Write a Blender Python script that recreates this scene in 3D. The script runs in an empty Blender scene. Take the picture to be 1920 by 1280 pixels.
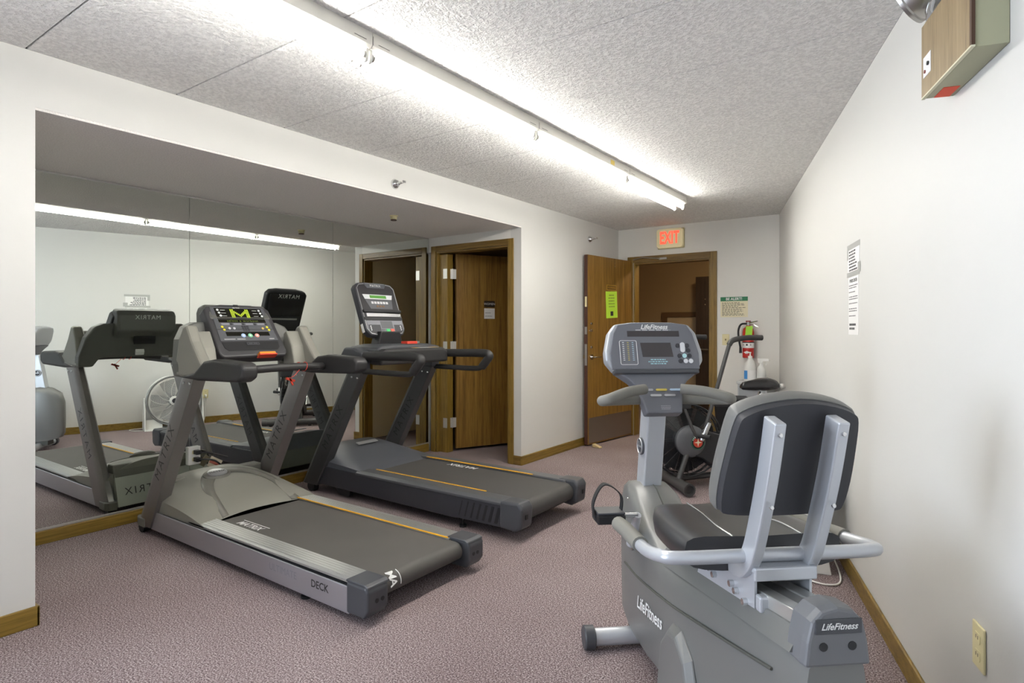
import bpy, bmesh, math, random
from mathutils import Vector, Matrix
random.seed(7)
PI = math.pi
scene = bpy.context.scene
COL = scene.collection

# ------------------------------------------------------------------ camera
F_PX, HORIZON, YAW, CAM_H = 1124.0, 615.4, 0.6172, 1.2636
cam_data = bpy.data.cameras.new('camera')
cam_data.sensor_fit = 'HORIZONTAL'; cam_data.sensor_width = 36.0
cam_data.lens = F_PX / 1920.0 * 36.0
cam_data.shift_y = -(640.0 - HORIZON) / 1920.0
cam_data.clip_start = 0.02
cam = bpy.data.objects.new('camera', cam_data); COL.objects.link(cam)
cam.location = (0, 0, CAM_H); cam.rotation_euler = (PI / 2, 0, YAW)
scene.camera = cam

# ------------------------------------------------------------------ world, daylight, exposure
world = bpy.data.worlds.new('world'); scene.world = world
world.use_nodes = True
bg = world.node_tree.nodes['Background']
bg.inputs[0].default_value = (0.74, 0.85, 1.0, 1); bg.inputs[1].default_value = 9.5
scene.view_settings.view_transform = 'Standard'; scene.view_settings.look = 'None'
scene.view_settings.gamma = 1.0; scene.view_settings.use_curve_mapping = False
scene.view_settings.exposure = 1.0
TUBE_POWER = 23.0

# ------------------------------------------------------------------ room measures
H = 2.44; XL = -3.130; YF = 6.623; XC = -1.327; ANG = 0.2992
YA, YB, ZS, XM = 0.906, 4.5585, 2.193, -4.283
YBACK = -3.6
def wall_x(y, off=0.0):                      # x of the slanting right wall (off = distance into the room)
    return XC + math.tan(ANG) * (YF - y) - off / math.cos(ANG)
RDIR = Vector((math.sin(ANG), -math.cos(ANG), 0)); RNRM = Vector((-math.cos(ANG), -math.sin(ANG), 0))
def rwall(al, z, off=0.0):
    return Vector((XC, YF, 0)) + RDIR * al + RNRM * off + Vector((0, 0, z))

# ------------------------------------------------------------------ materials
def lin(c):
    if isinstance(c, str):
        c = c.lstrip('#'); c = tuple(int(c[i:i+2], 16) / 255 for i in (0, 2, 4))
    return tuple((x / 12.92 if x <= 0.04045 else ((x + 0.055) / 1.055) ** 2.4) for x in c)
MATS = {}
def mat(name, col, rough=0.5, metal=0.0, bump=None, spec=0.5, emit=0.0, var=None, coat=0.0, alpha=1.0, trans=0.0):
    """principled material; bump=(scale,strength[,detail]); var=(scale,amount) gentle colour mottling"""
    if name in MATS: return MATS[name]
    m = bpy.data.materials.new(name); m.use_nodes = True; nt = m.node_tree
    b = nt.nodes['Principled BSDF']; c = lin(col)
    b.inputs['Base Color'].default_value = (*c, 1); b.inputs['Roughness'].default_value = rough
    b.inputs['Metallic'].default_value = metal; b.inputs['Specular IOR Level'].default_value = spec
    b.inputs['Coat Weight'].default_value = coat; b.inputs['Alpha'].default_value = alpha
    b.inputs['Transmission Weight'].default_value = trans
    if emit:
        b.inputs['Emission Color'].default_value = (*c, 1); b.inputs['Emission Strength'].default_value = emit
    tc = None
    if bump or var:
        tc = nt.nodes.new('ShaderNodeTexCoord')
    if var:
        n = nt.nodes.new('ShaderNodeTexNoise'); n.inputs['Scale'].default_value = var[0]; n.inputs['Detail'].default_value = 4
        mx = nt.nodes.new('ShaderNodeMix'); mx.data_type = 'RGBA'
        nt.links.new(tc.outputs['Object'], n.inputs['Vector']); nt.links.new(n.outputs['Fac'], mx.inputs[0])
        mx.inputs[6].default_value = (*[x * (1 - var[1]) for x in c], 1); mx.inputs[7].default_value = (*[min(1, x * (1 + var[1])) for x in c], 1)
        nt.links.new(mx.outputs[2], b.inputs['Base Color'])
    if bump:
        n = nt.nodes.new('ShaderNodeTexNoise'); n.inputs['Scale'].default_value = bump[0]
        n.inputs['Detail'].default_value = bump[2] if len(bump) > 2 else 2
        bp = nt.nodes.new('ShaderNodeBump'); bp.inputs['Strength'].default_value = bump[1]; bp.inputs['Distance'].default_value = 0.002
        nt.links.new(tc.outputs['Object'], n.inputs['Vector']); nt.links.new(n.outputs['Fac'], bp.inputs['Height'])
        nt.links.new(bp.outputs['Normal'], b.inputs['Normal'])
    MATS[name] = m
    return m
def ramp(nt, stops):
    r = nt.nodes.new('ShaderNodeValToRGB'); e = r.color_ramp.elements
    while len(e) < len(stops): e.new(0.5)
    for i, (p, c) in enumerate(stops): e[i].position = p; e[i].color = (*lin(c), 1)
    return r
def mat_carpet():
    m = bpy.data.materials.new('carpet'); m.use_nodes = True; nt = m.node_tree; b = nt.nodes['Principled BSDF']
    b.inputs['Roughness'].default_value = 0.95; b.inputs['Specular IOR Level'].default_value = 0.1
    tc = nt.nodes.new('ShaderNodeTexCoord')
    n1 = nt.nodes.new('ShaderNodeTexNoise'); n1.inputs['Scale'].default_value = 165; n1.inputs['Detail'].default_value = 7; n1.inputs['Roughness'].default_value = 0.82
    n2 = nt.nodes.new('ShaderNodeTexNoise'); n2.inputs['Scale'].default_value = 1.3; n2.inputs['Detail'].default_value = 3
    r = ramp(nt, [(0.40, '#372d2e'), (0.46, '#766667'), (0.505, '#9c8d8d'), (0.55, '#bdafaf'), (0.62, '#f8f2f0')])
    mx = nt.nodes.new('ShaderNodeMix'); mx.data_type = 'RGBA'; mx.blend_type = 'MULTIPLY'; mx.inputs[0].default_value = 1
    r2 = ramp(nt, [(0.3, '#dcd6d6'), (0.7, '#f2f0f0')])
    bp = nt.nodes.new('ShaderNodeBump'); bp.inputs['Strength'].default_value = 0.7; bp.inputs['Distance'].default_value = 0.004
    for n in (n1, n2): nt.links.new(tc.outputs['Object'], n.inputs['Vector'])
    nt.links.new(n1.outputs['Fac'], r.inputs[0]); nt.links.new(n2.outputs['Fac'], r2.inputs[0])
    nt.links.new(r.outputs[0], mx.inputs[6]); nt.links.new(r2.outputs[0], mx.inputs[7]); nt.links.new(mx.outputs[2], b.inputs['Base Color'])
    nt.links.new(n1.outputs['Fac'], bp.inputs['Height']); nt.links.new(bp.outputs['Normal'], b.inputs['Normal'])
    return m
def mat_stipple(name, col, scale, strength, lo=0.82):
    m = bpy.data.materials.new(name); m.use_nodes = True; nt = m.node_tree; b = nt.nodes['Principled BSDF']
    b.inputs['Roughness'].default_value = 0.9; b.inputs['Specular IOR Level'].default_value = 0.2
    tc = nt.nodes.new('ShaderNodeTexCoord')
    n1 = nt.nodes.new('ShaderNodeTexNoise'); n1.inputs['Scale'].default_value = scale; n1.inputs['Detail'].default_value = 3; n1.inputs['Roughness'].default_value = 0.6
    r = nt.nodes.new('ShaderNodeValToRGB'); c = lin(col)
    r.color_ramp.elements[0].position = 0.35; r.color_ramp.elements[0].color = (*[x * lo for x in c], 1)
    r.color_ramp.elements[1].position = 0.6; r.color_ramp.elements[1].color = (*c, 1)
    rb = ramp(nt, [(0.36, '#000000'), (0.64, '#ffffff')])
    bp = nt.nodes.new('ShaderNodeBump'); bp.inputs['Strength'].default_value = strength; bp.inputs['Distance'].default_value = 0.008
    nt.links.new(tc.outputs['Object'], n1.inputs['Vector']); nt.links.new(n1.outputs['Fac'], r.inputs[0]); nt.links.new(n1.outputs['Fac'], rb.inputs[0])
    nt.links.new(r.outputs[0], b.inputs['Base Color']); nt.links.new(rb.outputs[0], bp.inputs['Height']); nt.links.new(bp.outputs['Normal'], b.inputs['Normal'])
    return m
def mat_wood(name, dark, mid, light, axis='Z', scale=1.0, rough=0.4):
    m = bpy.data.materials.new(name); m.use_nodes = True; nt = m.node_tree; b = nt.nodes['Principled BSDF']
    b.inputs['Roughness'].default_value = rough
    tc = nt.nodes.new('ShaderNodeTexCoord'); mp = nt.nodes.new('ShaderNodeMapping')
    s = [22 * scale, 22 * scale, 22 * scale]; s['XYZ'.index(axis)] = 0.9 * scale
    mp.inputs['Scale'].default_value = s
    n1 = nt.nodes.new('ShaderNodeTexNoise'); n1.inputs['Scale'].default_value = 1.6; n1.inputs['Detail'].default_value = 6; n1.inputs['Roughness'].default_value = 0.65; n1.inputs['Distortion'].default_value = 0.6
    n2 = nt.nodes.new('ShaderNodeTexNoise'); n2.inputs['Scale'].default_value = 9; n2.inputs['Detail'].default_value = 3
    ad = nt.nodes.new('ShaderNodeMath'); ad.operation = 'MULTIPLY_ADD'; ad.inputs[1].default_value = 0.35
    r = ramp(nt, [(0.42, dark), (0.62, mid), (0.86, light)])
    nt.links.new(tc.outputs['Object'], mp.inputs['Vector'])
    for n in (n1, n2): nt.links.new(mp.outputs[0], n.inputs['Vector'])
    nt.links.new(n2.outputs['Fac'], ad.inputs[0]); nt.links.new(n1.outputs['Fac'], ad.inputs[2])
    nt.links.new(ad.outputs[0], r.inputs[0]); nt.links.new(r.outputs[0], b.inputs['Base Color'])
    return m
M_CARPET = mat_carpet()
M_CEIL = mat_stipple('stippled_ceiling', '#f8f7f4', 60, 0.8)
M_ALC = mat_stipple('fine_textured_ceiling', '#efebe7', 130, 0.35, 0.88)
M_WALL = mat('wall_paint', '#d3d2ce', 0.55, bump=(180, 0.08), var=(1.2, 0.015))
M_WALLF = mat('wall_paint_grey', '#e4e2dc', 0.55, bump=(180, 0.08), var=(1.2, 0.015))
M_BEIGE = mat('beige_paint', '#b8a68c', 0.7)
M_WOODV = mat_wood('oak_door', '#553b16', '#7f5d27', '#9a7638', 'Z')
M_TRIMV = mat_wood('oak_trim_upright', '#5a4418', '#7d6226', '#947636', 'Z', 1.5)
M_TRIMX = mat_wood('oak_trim_along_x', '#4f3b18', '#6f5524', '#8a6b34', 'X', 1.5)
M_TRIMY = mat_wood('oak_trim_along_y', '#54400f', '#7a6124', '#937634', 'Y', 1.5)
M_DARKDOOR = mat_wood('dark_stained_door', '#1d140c', '#2e2116', '#3a2b1e', 'Z')
M_WALNUT = mat_wood('walnut_veneer', '#6a573c', '#8b7654', '#a08a67', 'Z', 2.0, 0.5)
M_MIRROR = mat('mirror_glass', '#dfe3de', 0.0, 1.0)
M_CHROME = mat('chrome', '#d8d8d8', 0.12, 1.0)
M_STEEL = mat('brushed_steel', '#b4b2ae', 0.35, 1.0)
M_BLACK = mat('black_plastic', '#1b1b1d', 0.45)
M_RUBBER = mat('black_rubber', '#242426', 0.7, bump=(300, 0.15))
M_WHITE = mat('white_plastic', '#efeee9', 0.4)
M_IVORY = mat('ivory_plastic', '#e6dcae', 0.4)
M_ENAMEL = mat('white_enamel', '#eceae4', 0.35)
M_PAPER = mat('white_paper', '#e9e8e6', 0.8)
M_INK = mat('printed_ink', '#2b2b2d', 0.8)
M_RED = mat('red_plastic', '#d4402c', 0.4)
M_YELLOW = mat('yellow_line', '#e3a92a', 0.5)
M_LETTER = mat('white_lettering', '#e8e8e6', 0.6)

# ------------------------------------------------------------------ mesh builder
class MB:
    def __init__(s): s.v = []; s.f = []
    def add(s, vs, fs):
        o = len(s.v); s.v += [Vector(p) for p in vs]; s.f += [tuple(i + o for i in f) for f in fs]; return s
    def hexa(s, p):       # 8 points: bottom 4 ccw, top 4 ccw
        return s.add(p, [(3, 2, 1, 0), (4, 5, 6, 7), (0, 1, 5, 4), (1, 2, 6, 5), (2, 3, 7, 6), (3, 0, 4, 7)])
    def box(s, x0, x1, y0, y1, z0, z1):
        return s.hexa([(x0, y0, z0), (x1, y0, z0), (x1, y1, z0), (x0, y1, z0), (x0, y0, z1), (x1, y0, z1), (x1, y1, z1), (x0, y1, z1)])
    def obox(s, c, ax, ay, az):   # centre and three half-axis vectors
        c, ax, ay, az = map(Vector, (c, ax, ay, az))
        return s.hexa([c - ax - ay - az, c + ax - ay - az, c + ax + ay - az, c - ax + ay - az, c - ax - ay + az, c + ax - ay + az, c + ax + ay + az, c - ax + ay + az])
    def loft(s, rings, cap=True, closed=False):
        n = len(rings[0]); vs = [p for r in rings for p in r]; fs = []
        R = len(rings)
        for i in range(R if closed else R - 1):
            j = (i + 1) % R
            for k in range(n):
                l = (k + 1) % n
                fs.append((i * n + k, i * n + l, j * n + l, j * n + k))
        if cap and not closed:
            fs.append(tuple(range(n - 1, -1, -1))); fs.append(tuple((R - 1) * n + k for k in range(n)))
        return s.add(vs, fs)
    def prism(s, prof, fn, a, b):  # profile 2-D points, fn(p, t) -> 3-D, between t=a and t=b
        return s.loft([[fn(p, a) for p in prof], [fn(p, b) for p in prof]])
    def tube(s, path, r, n=12, closed=False, cap=True):
        path = [Vector(p) for p in path]; N = len(path); rs = r if isinstance(r, (list, tuple)) else [r] * N
        rings = []; prev = None
        for i in range(N):
            if closed: t = path[(i + 1) % N] - path[i - 1]
            else: t = path[min(i + 1, N - 1)] - path[max(i - 1, 0)]
            t = t.normalized()
            if prev is None:
                up = Vector((0, 0, 1)) if abs(t.z) < 0.9 else Vector((1, 0, 0))
                a = t.cross(up).normalized()
            else:
                a = (prev - t * prev.dot(t)).normalized()
            prev = a; b = t.cross(a)
            rings.append([path[i] + (a * math.cos(2 * PI * k / n) + b * math.sin(2 * PI * k / n)) * rs[i] for k in range(n)])
        return s.loft(rings, cap, closed)
    def cyl(s, p, q, r, n=20, r2=None):
        return s.tube([p, q], [r, r if r2 is None else r2], n)
    def lathe(s, prof, n=28, o=(0, 0, 0), ax=(0, 0, 1)):   # prof [(r, h)] along ax from o
        o = Vector(o); az = Vector(ax).normalized(); up = Vector((0, 0, 1)) if abs(az.z) < 0.9 else Vector((1, 0, 0))
        a = az.cross(up).normalized(); b = az.cross(a)
        rings = [[o + az * h + (a * math.cos(2 * PI * k / n) + b * math.sin(2 * PI * k / n)) * max(r, 1e-5) for k in range(n)] for r, h in prof]
        return s.loft(rings)
    def build(s, name, m, parent=None, smooth=40, bevel=0.0, seg=2):
        me = bpy.data.meshes.new(name); me.from_pydata([tuple(p) for p in s.v], [], s.f)
        bm = bmesh.new(); bm.from_mesh(me); bmesh.ops.recalc_face_normals(bm, faces=bm.faces); bm.to_mesh(me); bm.free()
        me.materials.append(m)
        if smooth:
            for p in me.polygons: p.use_smooth = True
            me.set_sharp_from_angle(angle=math.radians(smooth))
        o = bpy.data.objects.new(name, me); COL.objects.link(o)
        if parent: o.parent = parent
        if bevel:
            bv = o.modifiers.new('bevel', 'BEVEL'); bv.width = bevel; bv.segments = seg; bv.limit_method = 'ANGLE'; bv.angle_limit = math.radians(35); bv.harden_normals = False
        return o
def curve(pts, n=8, closed=False):      # Catmull-Rom through the points
    P = [Vector(p) for p in pts]; out = []; N = len(P)
    for i in range(N if closed else N - 1):
        g = (lambda k: P[k % N]) if closed else (lambda k: P[min(max(k, 0), N - 1)])
        p0, p1, p2, p3 = g(i - 1), g(i), g(i + 1), g(i + 2)
        for j in range(n):
            t = j / n
            out.append(0.5 * ((2 * p1) + (p2 - p0) * t + (2 * p0 - 5 * p1 + 4 * p2 - p3) * t * t + (3 * p1 - p0 - 3 * p2 + p3) * t ** 3))
    if not closed: out.append(P[-1])
    return out
def rrect(w, h, r, n=4):                # rounded rectangle, half sizes
    out = []
    for cx, cy, a0 in ((w - r, h - r, 0), (-w + r, h - r, 90), (-w + r, -h + r, 180), (w - r, -h + r, 270)):
        for i in range(n + 1):
            a = math.radians(a0 + 90 * i / n); out.append((cx + r * math.cos(a), cy + r * math.sin(a)))
    return out
def empty(name, loc, label, cat, group=None, rz=0.0):
    o = bpy.data.objects.new(name, None); COL.objects.link(o); o.location = loc; o.rotation_euler = (0, 0, rz); o.empty_display_size = 0.1
    return tag(o, label, cat, group)
def tag(o, label, cat, group=None):
    o['label'] = label; o['category'] = cat
    if group: o['group'] = group
    return o
def struct(o):
    o['kind'] = 'structure'; return o
def place(o, loc):
    """move the mesh so that its origin sits at loc (world coordinates were used for the vertices)"""
    loc = Vector(loc)
    o.data.transform(Matrix.Translation(-loc)); o.location = loc; return o
def text(name, s, org, xd, yd, size, m, parent=None, shear=0.0, depth=0.0006, align='CENTER', bold=0.0, spacing=1.0, label=None, xs=1.0):
    cu = bpy.data.curves.new(name, 'FONT'); cu.body = s; cu.size = size; cu.align_x = align; cu.align_y = 'CENTER'; cu.shear = shear; cu.space_character = spacing
    cu.offset = bold; cu.extrude = 0.0; cu.resolution_u = 3
    t = bpy.data.objects.new(name, cu); me = bpy.data.meshes.new_from_object(t)
    bpy.data.objects.remove(t); bpy.data.curves.remove(cu)
    xd = Vector(xd).normalized(); yd = Vector(yd).normalized(); nd = xd.cross(yd)
    M = Matrix(((xd.x, yd.x, nd.x, org[0]), (xd.y, yd.y, nd.y, org[1]), (xd.z, yd.z, nd.z, org[2]), (0, 0, 0, 1)))
    me.transform(Matrix.Diagonal((xs, 1, 1, 1))); me.transform(Matrix.Translation((0, 0, depth))); me.transform(M); me.name = name
    me.materials.clear(); me.materials.append(m)
    o = bpy.data.objects.new(name, me); COL.objects.link(o)
    if parent: o.parent = parent
    if label: o['label'] = label
    return o
def print_lines(name, org, xd, yd, w, rows, lh, m, parent, fill=0.8, align='L', th=0.45, seed=1):
    """rows of small printed words as flat bars on a sheet"""
    rnd = random.Random(seed); xd = Vector(xd).normalized(); yd = Vector(yd).normalized(); nd = xd.cross(yd); mb = MB(); org = Vector(org) + nd * 0.0007
    for i in range(rows):
        L = w * fill * rnd.uniform(0.65, 1.0); x = (-w / 2 if align == 'L' else -L / 2); x1 = x + L
        while x < x1:
            ww = min(rnd.uniform(0.05, 0.14) * w, x1 - x)
            p = org + xd * x - yd * (i * lh); a = xd * ww; b = yd * (lh * th)
            mb.add([p, p + a, p + a + b, p + b], [(0, 1, 2, 3)]); x += ww + 0.03 * w
    return mb.build(name, m, parent, smooth=0)
# ================================================================== THE ROOM
fl = struct(MB().box(-6.2, 2.4, -4.2, 10.0, -0.06, 0.0).build('floor', M_CARPET, smooth=0))
# ceiling with its tiles (joints recessed)
ceil = struct(MB().box(-3.3, 2.3, YBACK - 0.1, YF + 0.1, H + 0.012, H + 0.08).build('ceiling', mat('ceiling_grid_dark', '#5f5c58', 0.9), smooth=0))
J0, JP = 0.874, 0.6115
ys = [J0 + JP * k for k in range(-8, 11)]
ys = [y for y in ys if YBACK < y < YF - 0.05]; ys = [YBACK] + ys + [YF]
for a, b in zip(ys[:-1], ys[1:]):
    g = 0.0035; a += g; b -= g
    for side in (0, 1):
        if side == 0: q = [(XL, a), (-1.902, a), (-1.902, b), (XL, b)]
        else: q = [(-1.898, a), (wall_x(a), a), (wall_x(b), b), (-1.898, b)]
        t = MB().hexa([(x, y, H) for x, y in q] + [(x, y, H + 0.0115) for x, y in q]).build('ceiling_tile', M_CEIL, ceil, smooth=0, bevel=0.002)
# left wall: near pier, header over the mirror alcove, far stretch
WY0, WY1, WZ0, WZ1 = -3.3, -0.55, 0.5, 2.2          # daylight window in the left wall, behind the camera
w = MB().box(-4.40, XL, -0.3, YA, 0, H).box(-4.40, XL, YA, YB + 0.12, ZS + 0.012, H).box(XL - 0.12, XL, YB, YF + 0.12, 0, ZS + 0.012).box(XL - 0.12, XL, YB + 0.12, YF + 0.12, ZS + 0.012, H)
w.box(XL - 0.12, XL, YBACK, WY0, 0, H).box(XL - 0.12, XL, WY1, -0.3, 0, H).box(XL - 0.12, XL, WY0, WY1, 0, WZ0).box(XL - 0.12, XL, WY0, WY1, WZ1, H)
struct(w.build('wall_left', M_WALL, smooth=0))
struct(MB().box(XM - 0.1, XL - 0.0005, YA, YB, ZS, ZS + 0.0115).build('ceiling_alcove', M_ALC, smooth=0))
struct(MB().box(XM - 0.12, XM - 0.0075, YA, YB + 0.12, 0, ZS).build('wall_mirror', M_WALL, smooth=0))
# alcove side wall around the restroom doorway
struct(MB().box(XM - 0.0075, XL - 0.12, YB, YB + 0.12, 2.045, ZS).box(-3.262, XL - 0.12, YB, YB + 0.12, 0, 2.045).build('wall_alcove', M_WALLF, smooth=0))
# far wall with the exit doorway
DX0, DX1, DZ = -2.935, -2.030, 2.035
struct(MB().box(XL, DX0, YF, YF + 0.12, 0, H).box(DX1, XC + 0.15, YF, YF + 0.12, 0, H).box(DX0, DX1, YF, YF + 0.12, DZ, H).build('wall_far', M_WALLF, smooth=0))
# right wall (slanting)
p = [rwall(-0.0, 0), rwall(10.9, 0), rwall(10.9, 0, -0.12), rwall(-0.0, 0, -0.12)]
struct(MB().hexa([tuple(v) for v in p] + [(v.x, v.y, H) for v in p]).build('wall_right', M_WALL, smooth=0))
# back wall behind the camera; the window frame of the left wall
bx1 = wall_x(YBACK)
struct(MB().box(XL, bx1, YBACK - 0.12, YBACK, 0, H).build('wall_back', M_WALL, smooth=0))
wf = MB().box(XL - 0.09, XL - 0.03, WY0, WY0 + 0.05, WZ0, WZ1).build('window_1', M_ENAMEL, smooth=0); struct(wf)
for y in ((WY0 + WY1) / 2, WY1 - 0.025): MB().box(XL - 0.09, XL - 0.03, y - 0.025, y + 0.025, WZ0, WZ1).build('window_frame', M_ENAMEL, wf, smooth=0)
for z in (WZ0 + 0.025, WZ1 - 0.025): MB().box(XL - 0.088, XL - 0.032, WY0 + 0.05, WY1 - 0.05, z - 0.025, z + 0.025).build('window_frame', M_ENAMEL, wf, smooth=0)
pl = bpy.data.lights.new('window_daylight', 'AREA'); pl.shape = 'RECTANGLE'; pl.size = WZ1 - WZ0; pl.size_y = WY1 - WY0; pl.cycles.is_portal = True
po = bpy.data.objects.new('window_daylight', pl); COL.objects.link(po); po.location = (XL - 0.1, (WY0 + WY1) / 2, (WZ0 + WZ1) / 2); po.rotation_euler = (0, -PI / 2, 0)
# restroom beyond the alcove door, hallway beyond the exit door
struct(MB().box(-5.6, -5.5, YB, 6.9, 0, 2.3).box(-5.5, XL - 0.12, 6.5, 6.6, 0, 2.3).box(-5.5, -4.40, YB, YB + 0.12, 0, 2.3).build('wall_restroom', M_BEIGE, smooth=0))
struct(MB().box(-3.262, -3.2505, YB + 0.121, 6.5, 0, 2.19).build('wall_restroom_side', mat('restroom_paint', '#d9c7a6', 0.7), smooth=0))
struct(MB().box(-5.6, XL - 0.12, YB + 0.12, 6.6, 2.2, 2.25).build('ceiling_restroom', M_BEIGE, smooth=0))
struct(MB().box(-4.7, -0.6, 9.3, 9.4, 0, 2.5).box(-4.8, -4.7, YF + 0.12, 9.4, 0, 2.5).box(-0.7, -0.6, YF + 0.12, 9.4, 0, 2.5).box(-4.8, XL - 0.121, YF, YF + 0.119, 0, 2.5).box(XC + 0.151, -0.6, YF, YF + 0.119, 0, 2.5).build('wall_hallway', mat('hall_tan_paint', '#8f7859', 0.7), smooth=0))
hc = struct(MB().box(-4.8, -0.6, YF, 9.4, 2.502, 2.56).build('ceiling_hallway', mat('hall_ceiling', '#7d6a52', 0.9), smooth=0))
MB().lathe([(.15, -.001), (.15, -.03), (.12, -.06), (0, -.07)], 24, (-2.2, 7.6, 2.502)).build('added_hall_lamp', mat('added_hall_lamp_glass', '#ffe2b4', 0.5, emit=48.0), hc)  # unseen lamp, added to brighten the hallway beyond the exit door
# baseboards
bh, bt = 0.085, 0.013
def board(name, mbx, m): return struct(mbx.build(name, m, smooth=0, bevel=0.004))
board('baseboard_left', MB().box(XL, XL + bt, YBACK + 0.02, YA + bt, 0, bh).box(XL - 0.05, XL + bt, YA, YA + bt, 0, bh), M_TRIMY)
board('baseboard_left_far', MB().box(XL, XL + bt, YB - bt, YF, 0, bh), M_TRIMY)
board('baseboard_alcove', MB().box(-3.215, XL, YB - bt, YB, 0, bh), M_TRIMX)
board('baseboard_mirror', MB().box(XM - 0.007, XM + 0.016, YA, YB - 0.02, 0, 0.078), M_TRIMY)
board('baseboard_far', MB().box(-1.955, XC - 0.02, YF - bt, YF, 0, bh), M_TRIMX)
q = [rwall(0.01, 0), rwall(10.6, 0), rwall(10.6, 0, bt), rwall(0.01, 0, bt)]
board('baseboard_right', MB().hexa([tuple(v) for v in q] + [(v.x, v.y, bh) for v in q]), M_TRIMY)
# thin white corner bead lines and metal channel of the mirror
struct(MB().box(XM - 0.007, XM + 0.004, YA, YB - 0.012, 0.079, 0.091).box(XM - 0.007, XM + 0.004, YA, YB - 0.012, ZS - 0.012, ZS - 0.001).build('trim_1', mat('aluminium_channel', '#c9c8c4', 0.35, 0.8), smooth=0))

# mirrors: three sheets
for i, (a, b, lab) in enumerate(((YA, 2.122, 'tall frameless wall mirror panel nearest the camera, partly behind the white pier'), (2.122, 3.346, 'middle frameless wall mirror panel behind the grey treadmill console'), (3.346, YB - 0.012, 'frameless wall mirror panel beside the restroom door frame'))):
    o = MB().box(XM - 0.006, XM, a + 0.0015, b - 0.0015, 0.091, ZS - 0.012).build('mirror', M_MIRROR, smooth=0)
    tag(place(o, (XM, (a + b) / 2, 0.091)), lab, 'mirror', 'mirror sheets in the alcove')

# door frames
def frame(name, x0, x1, ytop, y0, y1, wd, label):
    """x0..x1 clear opening; casing proud on the room side (y0) and jambs through the wall"""
    o = MB().box(x0 - wd, x0 - 0.001, y0 - 0.014, y0 - 0.0005, 0, ytop + wd).build(name, M_TRIMV, smooth=0, bevel=0.003); struct(o)
    MB().box(x1 + 0.001, x1 + wd, y0 - 0.014, y0 - 0.0005, 0, ytop + wd).build('casing', M_TRIMV, o, smooth=0, bevel=0.003)
    MB().box(x0 - 0.001, x1 + 0.001, y0 - 0.014, y0 - 0.0005, ytop, ytop + wd).build('head_casing', M_TRIMX, o, smooth=0, bevel=0.003)
    MB().box(x0, x0 + 0.018, y0 + 0.0005, y1, 0, ytop).build('jamb', M_TRIMV, o, smooth=0, bevel=0.002)
    MB().box(x1 - 0.018, x1, y0 + 0.0005, y1, 0, ytop).build('jamb', M_TRIMV, o, smooth=0, bevel=0.002)
    MB().box(x0 + 0.018, x1 - 0.018, y0 + 0.0005, y1, ytop - 0.018, ytop).build('head_jamb', M_TRIMX, o, smooth=0, bevel=0.002)
    return o
frame('trim_2', DX0, DX1, DZ, YF, YF + 0.12, 0.072, '')
f2 = frame('trim_3', -4.19, -3.270, 2.045, YB, YB + 0.12, 0.058, '')
MB().box(-4.172, -4.06, YB + 0.03, YB + 0.115, 0.0, 2.02).build('hinge_jamb', M_TRIMV, f2, smooth=0, bevel=0.003)

# exit door, folded back to the left wall
hx, hy = -2.945, 6.595; ex, ey = -3.052, 5.70
d = Vector((ex - hx, ey - hy, 0)); L = d.length; d.normalize(); nrm = Vector((-d.y, d.x, 0))
if nrm.x < 0: nrm = -nrm
th = 0.044
def dpt(a, z, off=0.0): return Vector((hx, hy, 0)) + d * a + nrm * off + Vector((0, 0, z))
door = MB(); c = dpt(L / 2, 1.035, -th / 2)
door.obox(c, d * (L / 2), nrm * (th / 2), (0, 0, 1.02))
E1 = struct(door.build('door_1', M_WOODV, smooth=0, bevel=0.002))
edge = MB().obox(dpt(L + 0.0008, 1.035, -th / 2), d * 0.0008, nrm * (th / 2 - 0.001), (0, 0, 1.018)).build('door_edge', mat('red_brown_edge', '#4a2b20', 0.5), E1, smooth=0)
MB().obox(dpt(L / 2, 0.165, 0.0012), d * (L / 2 - 0.02), nrm * 0.001, (0, 0, 0.135)).build('kick_plate', mat('dull_steel_plate', '#a39a90', 0.38, 0.9), E1, smooth=0)
lv = MB().cyl(dpt(L - 0.065, 0.955, 0), dpt(L - 0.065, 0.955, 0.012), 0.028).cyl(dpt(L - 0.065, 0.955, 0.012), dpt(L - 0.065, 0.955, 0.055), 0.009).tube([dpt(L - 0.065, 0.955, 0.052), dpt(L - 0.12, 0.955, 0.054), dpt(L - 0.18, 0.952, 0.05)], 0.008, 10)
lv.build('lever_handle', M_CHROME, E1)
MB().lathe([(0.012, 0), (0.012, 0.03), (0.026, 0.045), (0.028, 0.06), (0.018, 0.072), (0, 0.074)], 16, dpt(L - 0.065, 0.955, -th), -nrm).build('door_knob', mat('brass', '#b79a58', 0.3, 0.9), E1)
for z in (1.06, 1.24, 1.315):
    MB().lathe([(0.014, 0), (0.016, 0.004), (0.013, 0.012), (0, 0.013)], 16, dpt(L - 0.065, z, 0), nrm).build('lock_cylinder', M_CHROME, E1)
MB().obox(dpt(L - 0.04, 1.24, 0.015), d * 0.03, nrm * 0.005, (0, 0, 0.006)).build('thumb_turn', M_CHROME, E1, smooth=0, bevel=0.002)
for z, hh in ((0.98, 0.115), (1.24, 0.04)):
    MB().obox(dpt(L + 0.0025, z, -th / 2), d * 0.001, nrm * 0.014, (0, 0, hh)).build('lock_plate', M_STEEL, E1, smooth=0)
MB().obox(dpt(L + 0.0025, 1.55, -th / 2), d * 0.001, nrm * 0.012, (0, 0, 0.055)).build('edge_pad', M_IVORY, E1, smooth=0)
pq = MB().obox(dpt(0.44, 1.72, 0.003), d * 0.1, nrm * 0.002, (0, 0, 0.032)).build('name_plaque', mat('plaque_frame', '#b08a35', 0.4), E1, smooth=0)
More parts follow.
